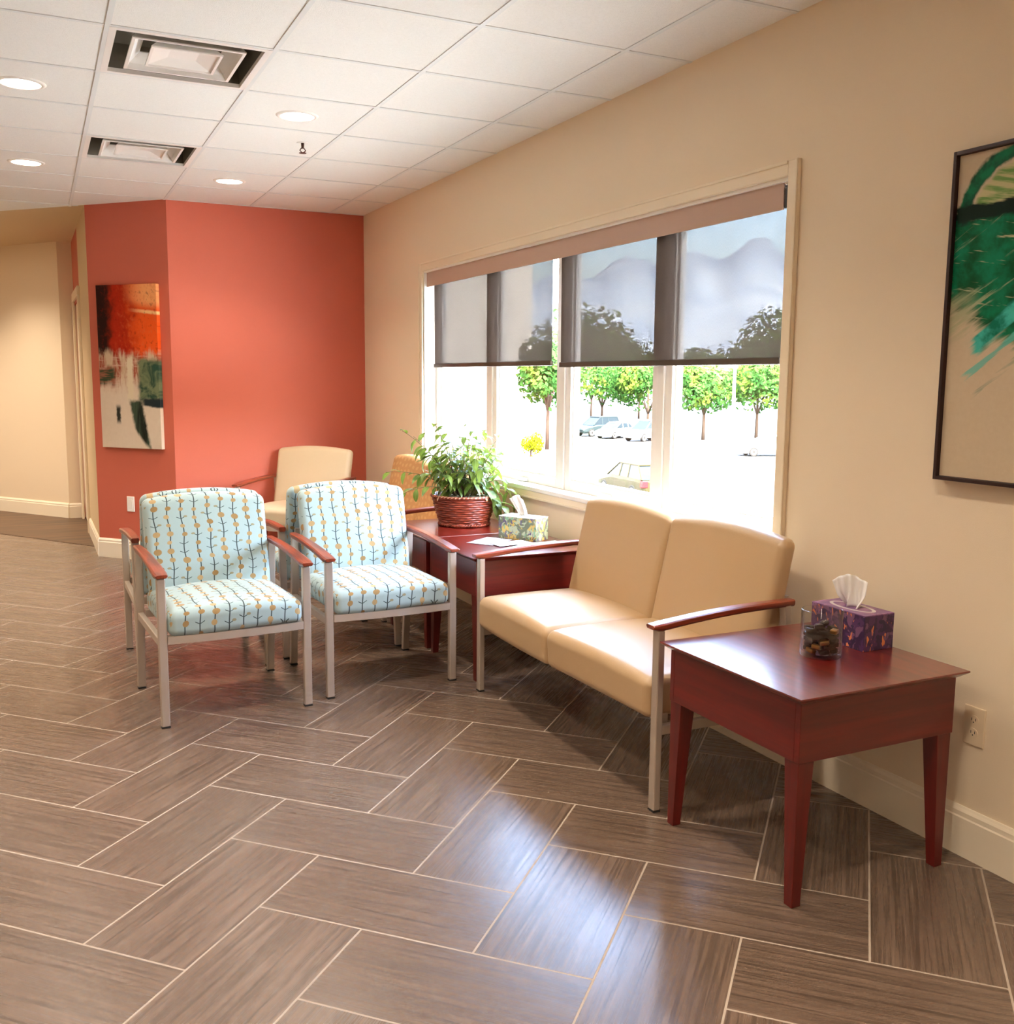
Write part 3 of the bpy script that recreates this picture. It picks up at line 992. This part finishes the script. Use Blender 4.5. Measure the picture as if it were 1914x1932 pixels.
rng = random.Random(21)
bml = B(); uvl = bml.loops.layers.uv.new('UVMap'); bms = B()
def branch(base, d0, L, nleaf, lsize, grav=.9, up=.0):
    p = Vector(base); d = Vector(d0).normalized(); pts = [p.copy()]
    n = 12
    for i in range(n):
        d = (d + Vector((rng.uniform(-.06, .06), rng.uniform(-.06, .06), -grav / n + rng.uniform(-.03, .03)))).normalized()
        if p.x + PX > -.11 and d.x > 0: d = Vector((d.x * .2, d.y, d.z)).normalized()
        p = p + d * L / n; p.z = max(p.z, .06); pts.append(p.copy())
    tube(bms, pts, .0035, .0012, 5)
    for i in range(nleaf):
        t = .22 + .78 * (i + rng.random() * .6) / nleaf
        k = min(n - 1, int(t * n))
        q = pts[k].lerp(pts[k + 1], t * n - k) if k + 1 <= n else pts[-1]
        ax = (pts[k + 1] - pts[k]).normalized()
        a = i * 2.4 + rng.uniform(-.4, .4)
        side = (ax.orthogonal().normalized())
        side = Matrix.Rotation(a, 3, ax) @ side
        ld = ax * .5 + side * .8 + Vector((0, 0, -.30))
        add_leaf(bml, uvl, q, ld, Vector((0, 0, 1)) + side * .3, lsize * rng.uniform(.7, 1.15), lsize * rng.uniform(.30, .40), rng.uniform(.5, 1.3), .2)
NB = 38
for b in range(NB):
    a = b * 2.399 + rng.uniform(-.2, .2)
    r0 = rng.uniform(.01, .07)
    tilt = rng.uniform(.12, .75)
    L = rng.uniform(.20, .36) * (1.22 if tilt < .4 else 1.)
    branch((r0 * math.cos(a), r0 * math.sin(a), Hb - .01), (math.cos(a) * tilt, math.sin(a) * tilt, 1), L, rng.randint(9, 12), .094, rng.uniform(.4, 1.2))
# the long stems that reach to the left and up, and the low ones at the right
for d0, L, nl, g_, ls in (((-.42, .30, 1), .50, 7, .9, .09), ((-.62, .35, .75), .44, 8, .9, .09), ((-.25, .25, 1), .46, 9, .35, .085), ((.1, .1, 1), .42, 10, .3, .085), ((.75, -.2, .6), .30, 7, 1.2, .10), ((.5, -.75, .55), .30, 8, 1.8, .11), ((.7, -.6, .5), .30, 7, 2.0, .12), ((-.75, .0, .7), .34, 8, 1.2, .09)):
    branch((d0[0] * .05, d0[1] * .05, Hb - .01), d0, L, nl, ls, g_)
# big pale leaves drooping over the basket's front right
for (x, y, z), d0, L in (((.10, -.10, .20), (.55, -.55, -.1), .15), ((.13, -.06, .215), (.8, -.35, -.05), .16), ((.155, -.02, .20), (.9, -.1, .0), .15), ((.07, -.12, .21), (.3, -.7, .0), .14), ((.15, -.10, .23), (.8, -.5, .1), .15)):
    add_leaf(bml, uvl, (x, y, z), d0, (0, 0, 1), L, L * .42, 1.7, .15)
obj('foliage', bml, m_leaf, pt, smooth=True)
obj('stems', bms, m_stem, pt, smooth=True)

# ------------------------------------------------------------------ wall plates
def wall_outlet(loc, rz, label, decora):
    o = thing('wall_outlet', label, 'outlet', loc, rz)
    bm = B(); box(bm, -.036, .036, -.006, 0, -.059, .059); obj('cover_plate', bm, m_plate if decora else m_plate2, o, bevel=.003)
    if decora:
        bm = B(); box(bm, -.017, .017, -.008, -.006, -.034, .034); obj('insert', bm, m_plate, o, bevel=.001)
    else:
        for s in (-1, 1):
            bm = B(); rings = [[(.0165 * math.cos(2 * PI * k / 24), y, s * .0195 + .0140 * math.sin(2 * PI * k / 24)) for k in range(24)] for y in (-.006, -.0078)]
            loft(bm, rings); sk = obj('socket', bm, m_plate2, o)
            bm = B(); box(bm, -.0075, -.0055, -.0083, -.0079, s * .0195 - .002, s * .0195 + .006); box(bm, .0055, .0075, -.0083, -.0079, s * .0195 - .002, s * .0195 + .006)
            lathe_b = [( .0022 * math.cos(2 * PI * k / 10), -.0083, s * .0195 - .0065 + .0022 * math.sin(2 * PI * k / 10)) for k in range(10)]
            bm.faces.new([bm.verts.new(c) for c in lathe_b]); obj('slots', bm, m_black, sk)
    return o
m_plate = plain('white_plate', srgb(246, 240, 232), .4)
m_plate2 = plain('almond_plate', srgb(226, 206, 174), .4)
wall_outlet((0, 1.912, .405), rad(-90), 'almond duplex outlet on the cream wall right of the front end table', False)
aw = math.atan2(HALL[1] - CORN[1], HALL[0] - CORN[0])
wd = Vector((HALL[0] - CORN[0], HALL[1] - CORN[1], 0)).normalized()
def on_angled(s, z, off=0):
    n = Vector((wd.y, -wd.x, 0)) * -1
    n = n if n.y < 0 else -n
    p = Vector((*CORN, 0)) + wd * s + n * off
    return (p.x, p.y, z)
wrz = math.atan2(-wd.y, -wd.x)
wall_outlet(on_angled(.435, .43), wrz, 'white wall plate low on the red angled wall', True)

# ------------------------------------------------------------------ paintings
def mk_green():
    m = M('green_abstract_paint')
    p = m.xyz(m.coord()); s, t = p[0], p[2] * -1   # s from left edge, t down from the top
    nz = m.noise(m.vec(s * 10, t * 10, 0.), 1, 4, .6)
    nf = m.noise(m.vec(s * 60, t * 60, 4.), 1, 3, .6)
    base = m.mix(nf, srgb(196, 176, 148), srgb(206, 188, 160))
    # strokes that fan out from the upper right
    ang_u = s * .86 + t * -.5
    ang_v = s * .5 + t * .86
    streak = m.noise(m.vec(ang_u * 3.5, ang_v * 46, 1.), 1, 4, .6)
    hst = m.noise(m.vec(s * 8, t * 70 + s * -14, 2.), 1, 3, .6)
    c = base
    edge = s + (hst - .5) * .09
    # upper field, green with pale scratches
    field = t.ss(.165, .19) * t.ss(.64, .58) * (edge + .02).ss(.0, .03)
    lowcut = (t - s * .5 + (streak - .5) * .16).ss(.45, .40)
    g1 = m.mix(nz.ss(.35, .65), srgb(0, 74, 36), srgb(4, 124, 84))
    g1 = m.mix(hst.ss(.60, .70), g1, srgb(190, 186, 146))
    g1 = m.mix(streak.ss(.60, .70) * .7, g1, srgb(176, 180, 140)); g1 = m.mix((s - .21).ss(-.02, .03) * (t - .46).abs().ss(.06, .03), g1, srgb(0, 62, 34))
    c = m.mix(field * lowcut, c, g1)
    # pale loose patch on the left edge of the field
    patch = t.ss(.38, .42) * t.ss(.56, .50) * s.ss(.12, .06)
    c = m.mix(patch * streak.ss(.35, .6) * .7, c, srgb(156, 164, 126))
    # dark band and arc
    ex, ey = (s - .22) / .20, (t - .20) / .19
    rr = (ex * ex + ey * ey).sqrt() + (nz - .5) * .25
    arc = rr.ss(.78, .84) * rr.ss(1.06, 1.0) * t.lt(.21)
    c = m.mix(arc, c, m.mix(nz.ss(.4, .62), srgb(8, 56, 40), srgb(14, 120, 78)))
    inside = rr.ss(.8, .7) * t.lt(.17)
    c = m.mix(inside, c, m.mix(hst.ss(.4, .62), srgb(196, 190, 140), srgb(110, 150, 80)))
    band = (t + (hst - .5) * .03 + (nz - .5) * .03).ss(.150, .160) * (t + (nz - .5) * .05).ss(.205, .19) * edge.ss(.0, .02)
    c = m.mix(band, c, srgb(10, 36, 26))
    # lower diagonal strokes
    d1 = (t + s * .78) ; 
    stroke = lambda a, w: ((d1 + (streak - .5) * .05 - a).abs().ss(w, w * .6))
    c = m.mix(stroke(.63, .035) * (s + (streak - .5) * .1).ss(.085, .11), c, m.mix(nz.ss(.4, .6), srgb(0, 110, 84), srgb(70, 186, 170)))
    c = m.mix(stroke(.70, .014) * (s + (streak - .5) * .1).ss(.07, .1) * .8, c, srgb(96, 184, 168))
    c = m.mix(stroke(.775, .012) * (s + (streak - .5) * .1).ss(.10, .13) * streak.ss(.4, .6) * .6, c, srgb(120, 140, 120))
    return m.pbr(c, .5, 0, .15)
def mk_orange():
    m = M('orange_abstract_paint')
    p = m.xyz(m.coord()); s, t = p[0] / .565, p[2] / -1.215
    nz = m.noise(m.vec(s * 5, t * 9, 0.), 1, 5, .62, .8)
    nf = m.noise(m.vec(s * 18, t * 30, 4.), 1, 4, .6)
    nv = m.noise(m.vec(s * 9, t * 3.2, 7.), 1, 6, .68, .6)
    nh = m.noise(m.vec(s * 3, t * 42, 2.), 1, 3, .6)
    base = m.mix(nf, srgb(206, 188, 168), srgb(216, 200, 180))
    c = base
    # upper fiery third
    k = s + (nz - .5) * .45
    f1 = m.mix(k.ss(.10, .34), srgb(38, 6, 3), srgb(168, 34, 6))
    f1 = m.mix(k.ss(.40, .80), f1, srgb(226, 84, 24))
    swoop = (t - .13 - (1 - s) * (1 - s) * -.16 + (nf - .5) * .02)
    f1 = m.mix((swoop.ss(.035, -.03)) * s.ss(.40, .85) , f1, srgb(242, 166, 104))
    f1 = m.mix((t - .175 + (1 - s) * .05 + (nf - .5) * .012).abs().ss(.016, .004) * s.ss(.5, .85), f1, srgb(248, 196, 134))
    f1 = m.mix(nf.ss(.50, .72) * .45 * k.ss(.25, .5), f1, srgb(206, 104, 60)); f1 = m.mix(nf.ss(.46, .30) * .5, f1, srgb(120, 16, 4))
    up = (t + (nv - .5) * .14 + (nf - .5) * .05).ss(.45, .385)
    # middle tangled zone
    mid = m.mix(nv.ss(.4, .6), srgb(150, 62, 42), srgb(200, 176, 146))
    mid = m.mix(nh.ss(.5, .62) * .6, mid, srgb(206, 170, 150))
    lowm = (t + (nv - .5) * .22 + (nf - .5) * .1).ss(.68, .52)
    c = m.mix(lowm * t.ss(.37, .40), c, mid)
    gr = (s + (nf - .5) * .08).ss(.62, .70) * (t + (nz - .5) * .1).ss(.44, .47) * (t + (nz - .5) * .12).ss(.74, .68)
    c = m.mix(gr, c, m.mix(nz.ss(.38, .62), srgb(34, 66, 52), srgb(112, 122, 88)))
    gl = s.ss(.32, .22) * (t + (nv - .5) * .1).ss(.49, .52) * (t + (nv - .5) * .12).ss(.64, .58)
    c = m.mix(gl, c, m.mix(nh.ss(.42, .58), srgb(52, 66, 44), srgb(146, 92, 70)))
    cream = ((s - .52) + (nf - .5) * .08).abs().ss(.075, .03) * t.ss(.40, .45) * t.ss(.74, .66)
    c = m.mix(cream, c, srgb(214, 200, 172))
    c = m.mix(up, c, f1)
    # dark drips in the lower half
    d1 = ((s - .62 - (t - .76) * .45) + (nf - .5) * .06).abs().ss(.13, .07) * (t + (nf - .5) * .03).ss(.69, .72) * (t - (s - .5) * .5 + (nv - .5) * .06).ss(.87, .83)
    c = m.mix(d1, c, m.mix(nv.ss(.4, .6), srgb(22, 26, 22), srgb(58, 74, 58)))
    d2 = ((s - .30) + (nf - .5) * .05).abs().ss(.05, .02) * t.ss(.72, .76) * t.ss(.86, .82)
    c = m.mix(d2, c, srgb(44, 46, 40))
    d3 = s.ss(.68, .76) * (t + (nf - .5) * .02).ss(.685, .70) * (t + (nz - .5) * .03 + (1 - s) * .05).ss(.755, .74)
    c = m.mix(d3, c, srgb(30, 40, 44))
    return m.pbr(c, .5, 0, .15)

pg = thing('wall_art', 'large green abstract painting in a thin black frame on the right wall', 'painting', (-.001, 2.088, 2.062), rad(-90))
PW, PHt = .94, .940
bm = B(); box(bm, .012, PW - .012, -.026, 0, -PHt + .012, -.012); obj('canvas', bm, mk_green(), pg)
bm = B()
fw = .011
box(bm, 0, fw, -.04, 0, -PHt, 0); box(bm, PW - fw, PW, -.04, 0, -PHt, 0); box(bm, fw, PW - fw, -.04, 0, -fw, 0); box(bm, fw, PW - fw, -.04, 0, -PHt, -PHt + fw)
obj('frame', bm, plain('dark_frame', srgb(40, 10, 8), .4), pg, bevel=.001)
po = thing('wall_art', 'tall orange and green abstract canvas on the angled red wall', 'painting', on_angled(.655, 2.078, .001), wrz)
bm = B(); box(bm, 0, .565, -.034, 0, -1.215, 0); obj('canvas', bm, mk_orange(), po, bevel=.002)

# ------------------------------------------------------------------ outdoors (parking lot one storey below)
GZ = -3.8
def mk_ground():
    m = M('pale_asphalt'); co = m.coord()
    n = m.noise(co, .35, 4, .6); n2 = m.noise(co, 4., 3)
    return m.pbr(m.mix(n * .6 + n2 * .4, srgb(42, 41, 40), srgb(52, 51, 50)), .85, 0, .3)
bm = B()
bm.faces.new([bm.verts.new(p) for p in ((-150, -80, GZ), (320, -80, GZ), (320, 420, GZ), (-150, 420, GZ))])
struct('ground', bm, mk_ground())
bm = B()   # unseen bright ground strip, added to bounce daylight up to the ceiling
bm.faces.new([bm.verts.new(p) for p in ((-60, -60, GZ + .02), (19, -60, GZ + .02), (19, 57, GZ + .02), (-60, 57, GZ + .02))])
struct('ground_bounce', bm, plain('pale_bounce_strip', srgb(214, 210, 200), .9, 0, .2))
m_grass = M('lawn'); _n = m_grass.noise(m_grass.coord(), 3., 4)
m_grass = m_grass.pbr(m_grass.mix(_n, srgb(74, 80, 16), srgb(90, 90, 24)), .9, 0, .2)
bm = B(); box(bm, 14, 26.4, 58, 74.6, GZ - .05, GZ + .03)
tag(obj('grass_patch', bm, m_grass), 'yellow green lawn patch in front of the white building outside', 'grass', kind='stuff')

bd = thing('building', 'white building outside the left panes of the window', 'building', (17, 75, GZ))
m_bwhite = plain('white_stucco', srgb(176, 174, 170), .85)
m_bglass = plain('building_glass', srgb(40, 54, 54), .4, 0, .1)
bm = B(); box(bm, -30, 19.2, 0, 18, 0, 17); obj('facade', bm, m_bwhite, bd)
bm = B(); box(bm, -30.3, 19.5, -.3, 18.3, 17, 17.6); obj('parapet', bm, m_bwhite, bd)
for x, z in ((9.3, 5.1), (9.3, .75), (1.5, 5.1)):
    bm = B(); box(bm, x, x + .9, -.06, 0, z, z + 1.5 if z > 2 else z + 1.2); obj('window', bm, m_bglass, bd)

m_bark = plain('bark', srgb(38, 30, 24), .9, 0, .1)
def leafmat(name, a, b, c_):
    m = M(name); oi = m.node('ShaderNodeObjectInfo')
    n = m.noise(m.coord(), 1.6, 3, .6)
    c = m.mix(n.ss(.36, .64), a, b)
    c = m.mix(m.noise(m.coord(), .55, 2).ss(.5, .68) * .8, c, c_)
    p = m.node('ShaderNodeBsdfDiffuse'); m.link(c, p.inputs[0])
    tl = m.node('ShaderNodeBsdfTranslucent'); m.link(c, tl.inputs[0])
    mx = m.node('ShaderNodeMixShader'); mx.inputs[0].default_value = .35
    m.link(p.outputs[0], mx.inputs[1]); m.link(tl.outputs[0], mx.inputs[2]); m.link(mx.outputs[0], m.out.inputs[0]); return m.m
m_tree = [leafmat('maple_leaves', srgb(20, 46, 19), srgb(36, 64, 26), srgb(60, 74, 24)), leafmat('dark_tree_leaves', srgb(44, 62, 34), srgb(68, 88, 46), srgb(84, 98, 50)), leafmat('shrub_leaves', srgb(66, 74, 6), srgb(84, 90, 10), srgb(96, 98, 14))]
def crown_bm(rx, rz, n, leaf, seed, lumps=9):
    r = random.Random(seed); bm = B()
    cs = [(Vector((0, 0, 0)), 1.)]
    for k in range(lumps):
        a = r.uniform(0, 2 * PI); e = r.uniform(-.6, 1.)
        cs.append((Vector((math.cos(a) * .55, math.sin(a) * .55, e * .5)), r.uniform(.42, .62)))
    for k in range(n):
        c, q = r.choice(cs)
        while True:
            v = Vector((r.uniform(-1, 1), r.uniform(-1, 1), r.uniform(-1, 1)))
            if .3 < v.length < 1: break
        v = v.normalized() * (v.length ** .4)
        p = c + v * q
        p = Vector((p.x * rx, p.y * rx, p.z * rz))
        nn = (v + Vector((r.uniform(-.6, .6), r.uniform(-.6, .6), r.uniform(-.3, .8)))).normalized()
        u = nn.orthogonal().normalized(); u = Matrix.Rotation(r.uniform(0, 6.3), 3, nn) @ u; w = nn.cross(u)
        L = leaf * r.uniform(.6, 1.3)
        pts = [p - u * L * .5, p + w * L * .3 , p + u * L * .5, p - w * L * .3]
        bm.faces.new([bm.verts.new(x) for x in pts])
    return bm
def tree(x, y, H, rx, label, mat, seed, ctrunk=.35, n=2200, leaf=.42, trunk_r=.16):
    t = thing('tree', label, 'tree', (x, y, GZ), 0, 'trees around the parking lot')
    rz = H * (1 - ctrunk) / 2
    zc = H - rz * 1.0
    bm = crown_bm(rx, rz, n, leaf, seed)
    for v in bm.verts: v.co.z += zc
    obj('crown', bm, mat, t)
    bm = B(); tube(bm, [(0, 0, 0), (.05, .03, H * ctrunk), (0, .05, zc)], trunk_r, trunk_r * .5, 8)
    for a in range(4): tube(bm, [(0.03, .03, H * ctrunk * .95), (math.cos(a * 1.6) * rx * .4, math.sin(a * 1.6) * rx * .4, zc)], trunk_r * .5, trunk_r * .2, 5)
    obj('trunk', bm, m_bark, t, smooth=True)
    return t
def atpix(u, d):
    """ground point along a viewing azimuth (photo column u) at distance d from the camera"""
    az = .45299 + math.atan((u - 957) / 1861.85 * 1.02)
    return (-2.472 + math.sin(az) * d, math.cos(az) * d)
TREES = [
    (1318, 89, 6.6, 2.3, 'slim young tree outside, left of the lamp pole in the right pane', 0, .34),
    (1416, 94, 7.4, 3.1, 'round young tree outside, right of the lamp pole and above the white sedan', 0, .30),
    (1130, 108, 8.9, 4.2, 'broad tree outside, above the dark parked car', 0, .26),
    (1215, 97, 7.2, 3.6, 'bushy tree outside, above the white sport utility vehicle', 0, .28),
    (1030, 74, 8.2, 2.2, 'tree outside in front of the white building, above the yellow shrub', 0, .36),
    (1462, 112, 13.6, 6.0, 'tall tree outside showing through the shade at the far right', 1, .2),
    (1110, 122, 14.2, 5.6, 'tall tree outside showing through the shade left of the middle mullion', 1, .2),
    (1198, 136, 11.3, 5.8, 'dark rounded tree outside behind the sport utility vehicle', 1, .2),
    (1345, 126, 9.7, 6.0, 'dark rounded tree outside behind the slim young tree', 1, .2),
    (1405, 143, 11.7, 5.6, 'dark tree outside behind the lamp pole', 1, .2),
    (1268, 150, 10.1, 6.0, 'dark tree outside hidden behind the thick mullion', 1, .2),
    (1055, 160, 13.6, 5.4, 'dark tree outside beside the edge of the white building', 1, .2),
]
for k, (u, d, H, rx, lab, mi, ct) in enumerate(TREES):
    x, y = atpix(u, d)
    tree(x, y, H, rx, lab, m_tree[mi], 40 + k, ct, 2600 if mi == 0 else 3200, .42 if mi == 0 else .7)
sh = thing('shrub', 'round yellow green shrub outside the second pane of the window', 'shrub', (28.3, 59.6, GZ))
bm = crown_bm(.92, .85, 1500, .16, 77)
for v in bm.verts: v.co.z += .85
obj('shrub_leaves', bm, m_tree[2], sh)
bm = B(); tube(bm, [(0, 0, 0), (0, 0, .7)], .06, .04, 6); obj('shrub_stem', bm, m_bark, sh)
bm = B(); box(bm, 26.6, 27.2, 59.8, 60.3, GZ, GZ + 1.15)
tag(obj('utility_cabinet', bm, plain('grey_cabinet', srgb(170, 160, 160), .6), bevel=.03), 'small grey utility cabinet outside, left of the yellow shrub', 'cabinet')
x, y = atpix(1372, 59.)
lp = thing('light_pole', 'thin white parking lot lamp pole outside the right pane', 'lamp pole', (x, y, GZ))
m_pole = plain('white_pole', srgb(238, 238, 236), .5)
bm = B(); tube(bm, [(0, 0, .5), (0, 0, 6.0)], .10, .08, 12); obj('pole', bm, m_pole, lp, smooth=True)
bm = B(); tube(bm, [(0, 0, 0), (0, 0, .5)], .25, .25, 16); obj('pole_base', bm, m_pole, lp)
bm = B(); box(bm, -.9, .1, -.18, .18, 5.95, 6.1); obj('lamp_head', bm, m_pole, lp, bevel=.03)
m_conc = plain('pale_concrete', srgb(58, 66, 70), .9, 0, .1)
p0, p1 = atpix(1255, 104), atpix(1530, 99)
bm = B(); ang = math.atan2(p1[1] - p0[1], p1[0] - p0[0]); LL = math.hypot(p1[0] - p0[0], p1[1] - p0[1])
box(bm, 0, LL, 0, .3, 0, 2.9, Matrix.Translation((*p0, GZ)) @ Matrix.Rotation(ang, 4, 'Z'))
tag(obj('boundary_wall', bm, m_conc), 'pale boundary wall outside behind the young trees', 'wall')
# distant hillside
bm = B()
rng = random.Random(5)
rows = []
for k in range(81):
    u = 900 + k * 10
    x0, y0 = atpix(u, 900)
    prof = 92 + 34 * math.exp(-((u - 1400) / 90.) ** 2) + 22 * math.exp(-((u - 1210) / 120.) ** 2) + 6 * math.sin(u * .05) + rng.uniform(-2, 2)
    x1, y1 = atpix(u, 1300)
    rows.append([(x0, y0, GZ - 5), ((x0 * .7 + x1 * .3), (y0 * .7 + y1 * .3), prof * .6), (x1, y1, prof * 1.35), (x1 * 1.1, y1 * 1.1, GZ)])
loft(bm, rows, cap=False, closed=False)
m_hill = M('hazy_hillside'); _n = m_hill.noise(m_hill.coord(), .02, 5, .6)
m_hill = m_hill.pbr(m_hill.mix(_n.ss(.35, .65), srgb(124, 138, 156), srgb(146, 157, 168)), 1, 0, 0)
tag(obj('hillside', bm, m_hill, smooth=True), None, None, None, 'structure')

# cars
m_tire = plain('tire_rubber', (.006, .006, .006), .8, 0, .1); m_hub = plain('wheel_silver', srgb(110, 112, 114), .5, .3)
m_cglass = plain('car_glass', srgb(14, 20, 24), .3, 0, .10); m_tail = plain('tail_light_red', srgb(110, 8, 12), .5, 0, .1)
def car(label, x, y, heading, paint, kind='sedan'):
    c = thing('car', label, 'car', (x, y, GZ), heading, 'cars in the parking lot')   # faces local +x
    suv = kind == 'suv'; hatch = kind == 'hatch'
    L = 4.7 if suv else (4.4 if hatch else 4.6); Wd = .93 if suv else .88
    Ht = 1.80 if suv else (1.55 if hatch else 1.44); bel = 1.08 if suv else .94
    lo = .30 if suv else .22
    hood = bel - .06
    xs = [(-L / 2, .78 * Wd, bel - .22 if not hatch else bel - .1), (-L / 2 + .12, .95 * Wd, bel - .04), (-L / 2 + .7, Wd, bel), (-.2, Wd, bel), (.75, Wd, bel), (1.05, Wd, hood), (L / 2 - .5, .97 * Wd, hood - .12), (L / 2 - .12, .90 * Wd, hood - .22), (L / 2, .74 * Wd, hood - .36)]
    rings = []
    for px, w, zt in xs:
        z0 = lo + (.12 if abs(px) > L / 2 - .05 else 0)
        rings.append([(px, -w * .9, z0), (px, -w, z0 + .18), (px, -w, zt - .12), (px, -w * .93, zt), (px, w * .93, zt), (px, w, zt - .12), (px, w, z0 + .18), (px, w * .9, z0)])
    bm = B(); loft(bm, rings); obj('body', bm, paint, c, smooth=False, bevel=.04)
    # greenhouse glass and roof
    r0 = -L / 2 + (.18 if (suv or hatch) else .75); r1 = 1.15
    t0 = r0 + (.30 if suv else .55 if hatch else .65); t1 = .25
    bm = B(); loft(bm, [[(r0, -Wd * .9, bel - .02), (r1, -Wd * .9, bel - .05), (r1, Wd * .9, bel - .05), (r0, Wd * .9, bel - .02)], [(t0, -Wd * .74, Ht - .05), (t1, -Wd * .74, Ht - .05), (t1, Wd * .74, Ht - .05), (t0, Wd * .74, Ht - .05)]])
    g = obj('cabin_glass', bm, m_cglass, c)
    bm = B(); rbox(t1 - t0 + .12, Wd * 1.52, .08, .03, 8, 3, bm=bm, off=((t0 + t1) / 2, 0, Ht - .035)); obj('roof', bm, paint, c, smooth=True)
    bm = B()
    for sy in (-1, 1):
        for (xa, xb) in ((r1, t1), (.05, .0), (-.75, -.72), (r0, t0)):
            tube(bm, [(xa, sy * Wd * .905, bel - .03), (xb, sy * Wd * .745, Ht - .04)], .035, .03, 6)
    obj('pillars', bm, paint, c)
    for sx in (-1, 1):
        for sy in (-1, 1):
            wx, wr = sx * L * .30, .36 if suv else .32
            bm = B(); loft(bm, [[(wx + r_ * math.cos(2 * PI * k / 24), sy * yy, wr + r_ * math.sin(2 * PI * k / 24)) for k in range(24)] for r_, yy in ((wr * .9, Wd - .2), (wr, Wd - .17), (wr, Wd + .0), (wr * .92, Wd + .02))])
            w = obj('wheel', bm, m_tire, c)
            bm = B(); loft(bm, [[(wx + r_ * math.cos(2 * PI * k / 24), sy * yy, wr + r_ * math.sin(2 * PI * k / 24)) for k in range(24)] for r_, yy in ((wr * .66, Wd + .015), (wr * .62, Wd + .03), (wr * .15, Wd + .012))])
            obj('hubcap', bm, m_hub, w)
    for sy in (-1, 1):
        bm = B(); box(bm, -L / 2 - .02, -L / 2 + .22, sy * Wd * .80 - .12, sy * Wd * .80 + .15 * (1 if sy > 0 else .8), bel - .34, bel - .06); obj('tail_light', bm, m_tail, c, bevel=.02)
        bm = B(); box(bm, L / 2 - .22, L / 2 - .04, sy * Wd * .68 - .14, sy * Wd * .68 + .14, hood - .42, hood - .28); obj('headlight', bm, m_hub, c, bevel=.02)
    return c
m_gold_car = plain('olive_gold_paint', srgb(24, 22, 9), .5, 0, .08)
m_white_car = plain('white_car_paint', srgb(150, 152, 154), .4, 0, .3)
m_dark_car = plain('dark_teal_paint', srgb(16, 24, 26), .5, .0, .12)
x, y = atpix(1194, 45.0); car('olive gold hatchback parked just outside below the window', x, y, rad(86), m_gold_car, 'hatch')
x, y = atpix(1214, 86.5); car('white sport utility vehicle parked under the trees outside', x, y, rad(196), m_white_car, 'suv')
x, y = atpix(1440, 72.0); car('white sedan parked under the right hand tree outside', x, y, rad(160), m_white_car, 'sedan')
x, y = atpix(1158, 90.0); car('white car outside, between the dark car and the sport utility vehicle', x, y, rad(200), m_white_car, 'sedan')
x, y = atpix(1122, 93.0); car('dark teal car outside, leftmost of the cars in the third pane', x, y, rad(190), m_dark_car, 'suv')

# ------------------------------------------------------------------ light, sky, camera
w = bpy.data.worlds.new('World'); bpy.context.scene.world = w
w.use_nodes = True
nt = w.node_tree; nt.nodes.clear()
sky = nt.nodes.new('ShaderNodeTexSky'); sky.sky_type = 'NISHITA'; sky.sun_disc = False
sky.sun_elevation = rad(52); sky.sun_rotation = rad(195); sky.air_density = 1.0; sky.dust_density = 6.0; sky.ozone_density = 1.0
bg = nt.nodes.new('ShaderNodeBackground'); bg.inputs[1].default_value = 12.
ow = nt.nodes.new('ShaderNodeOutputWorld')
nt.links.new(sky.outputs[0], bg.inputs[0]); nt.links.new(bg.outputs[0], ow.inputs[0])
sl = bpy.data.lights.new('sun', 'SUN'); sl.energy = 62.; sl.angle = rad(.6); sl.color = (1, .96, .9)
so = bpy.data.objects.new('sun', sl); C.objects.link(so)
sd = Vector((.14, .60, -.79)).normalized()     # travelling direction of the light
so.rotation_euler = sd.to_track_quat('-Z', 'Y').to_euler(); so.location = (0, -20, 40)

f, yaw, pit, rol = 1861.85, .452986, -.133953, .008688
cy, sy_, cp, sp_ = math.cos(yaw), math.sin(yaw), math.cos(pit), math.sin(pit)
fw_ = Vector((sy_ * cp, cy * cp, sp_)); rt = Vector((cy, -sy_, 0)); up = rt.cross(fw_)
c_, s_ = math.cos(rol), math.sin(rol)
r2 = rt * c_ + up * s_; u2 = rt * -s_ + up * c_
cam = bpy.data.cameras.new('camera'); co = bpy.data.objects.new('camera', cam); C.objects.link(co)
cam.sensor_fit = 'HORIZONTAL'; cam.sensor_width = 36; cam.lens = 36 * f / 1914
cam.clip_start = .05; cam.clip_end = 3000
co.matrix_world = Matrix(((r2.x, u2.x, -fw_.x, -2.47234), (r2.y, u2.y, -fw_.y, 0), (r2.z, u2.z, -fw_.z, 1.4073), (0, 0, 0, 1)))
S = bpy.context.scene
S.camera = co
S.view_settings.view_transform = 'Standard'; S.view_settings.look = 'None'
S.view_settings.gamma = 1; S.view_settings.use_curve_mapping = False
S.view_settings.exposure = 0.2
S.cycles.max_bounces = 10; S.cycles.diffuse_bounces = 6; S.cycles.transparent_max_bounces = 12; S.cycles.transmission_bounces = 8
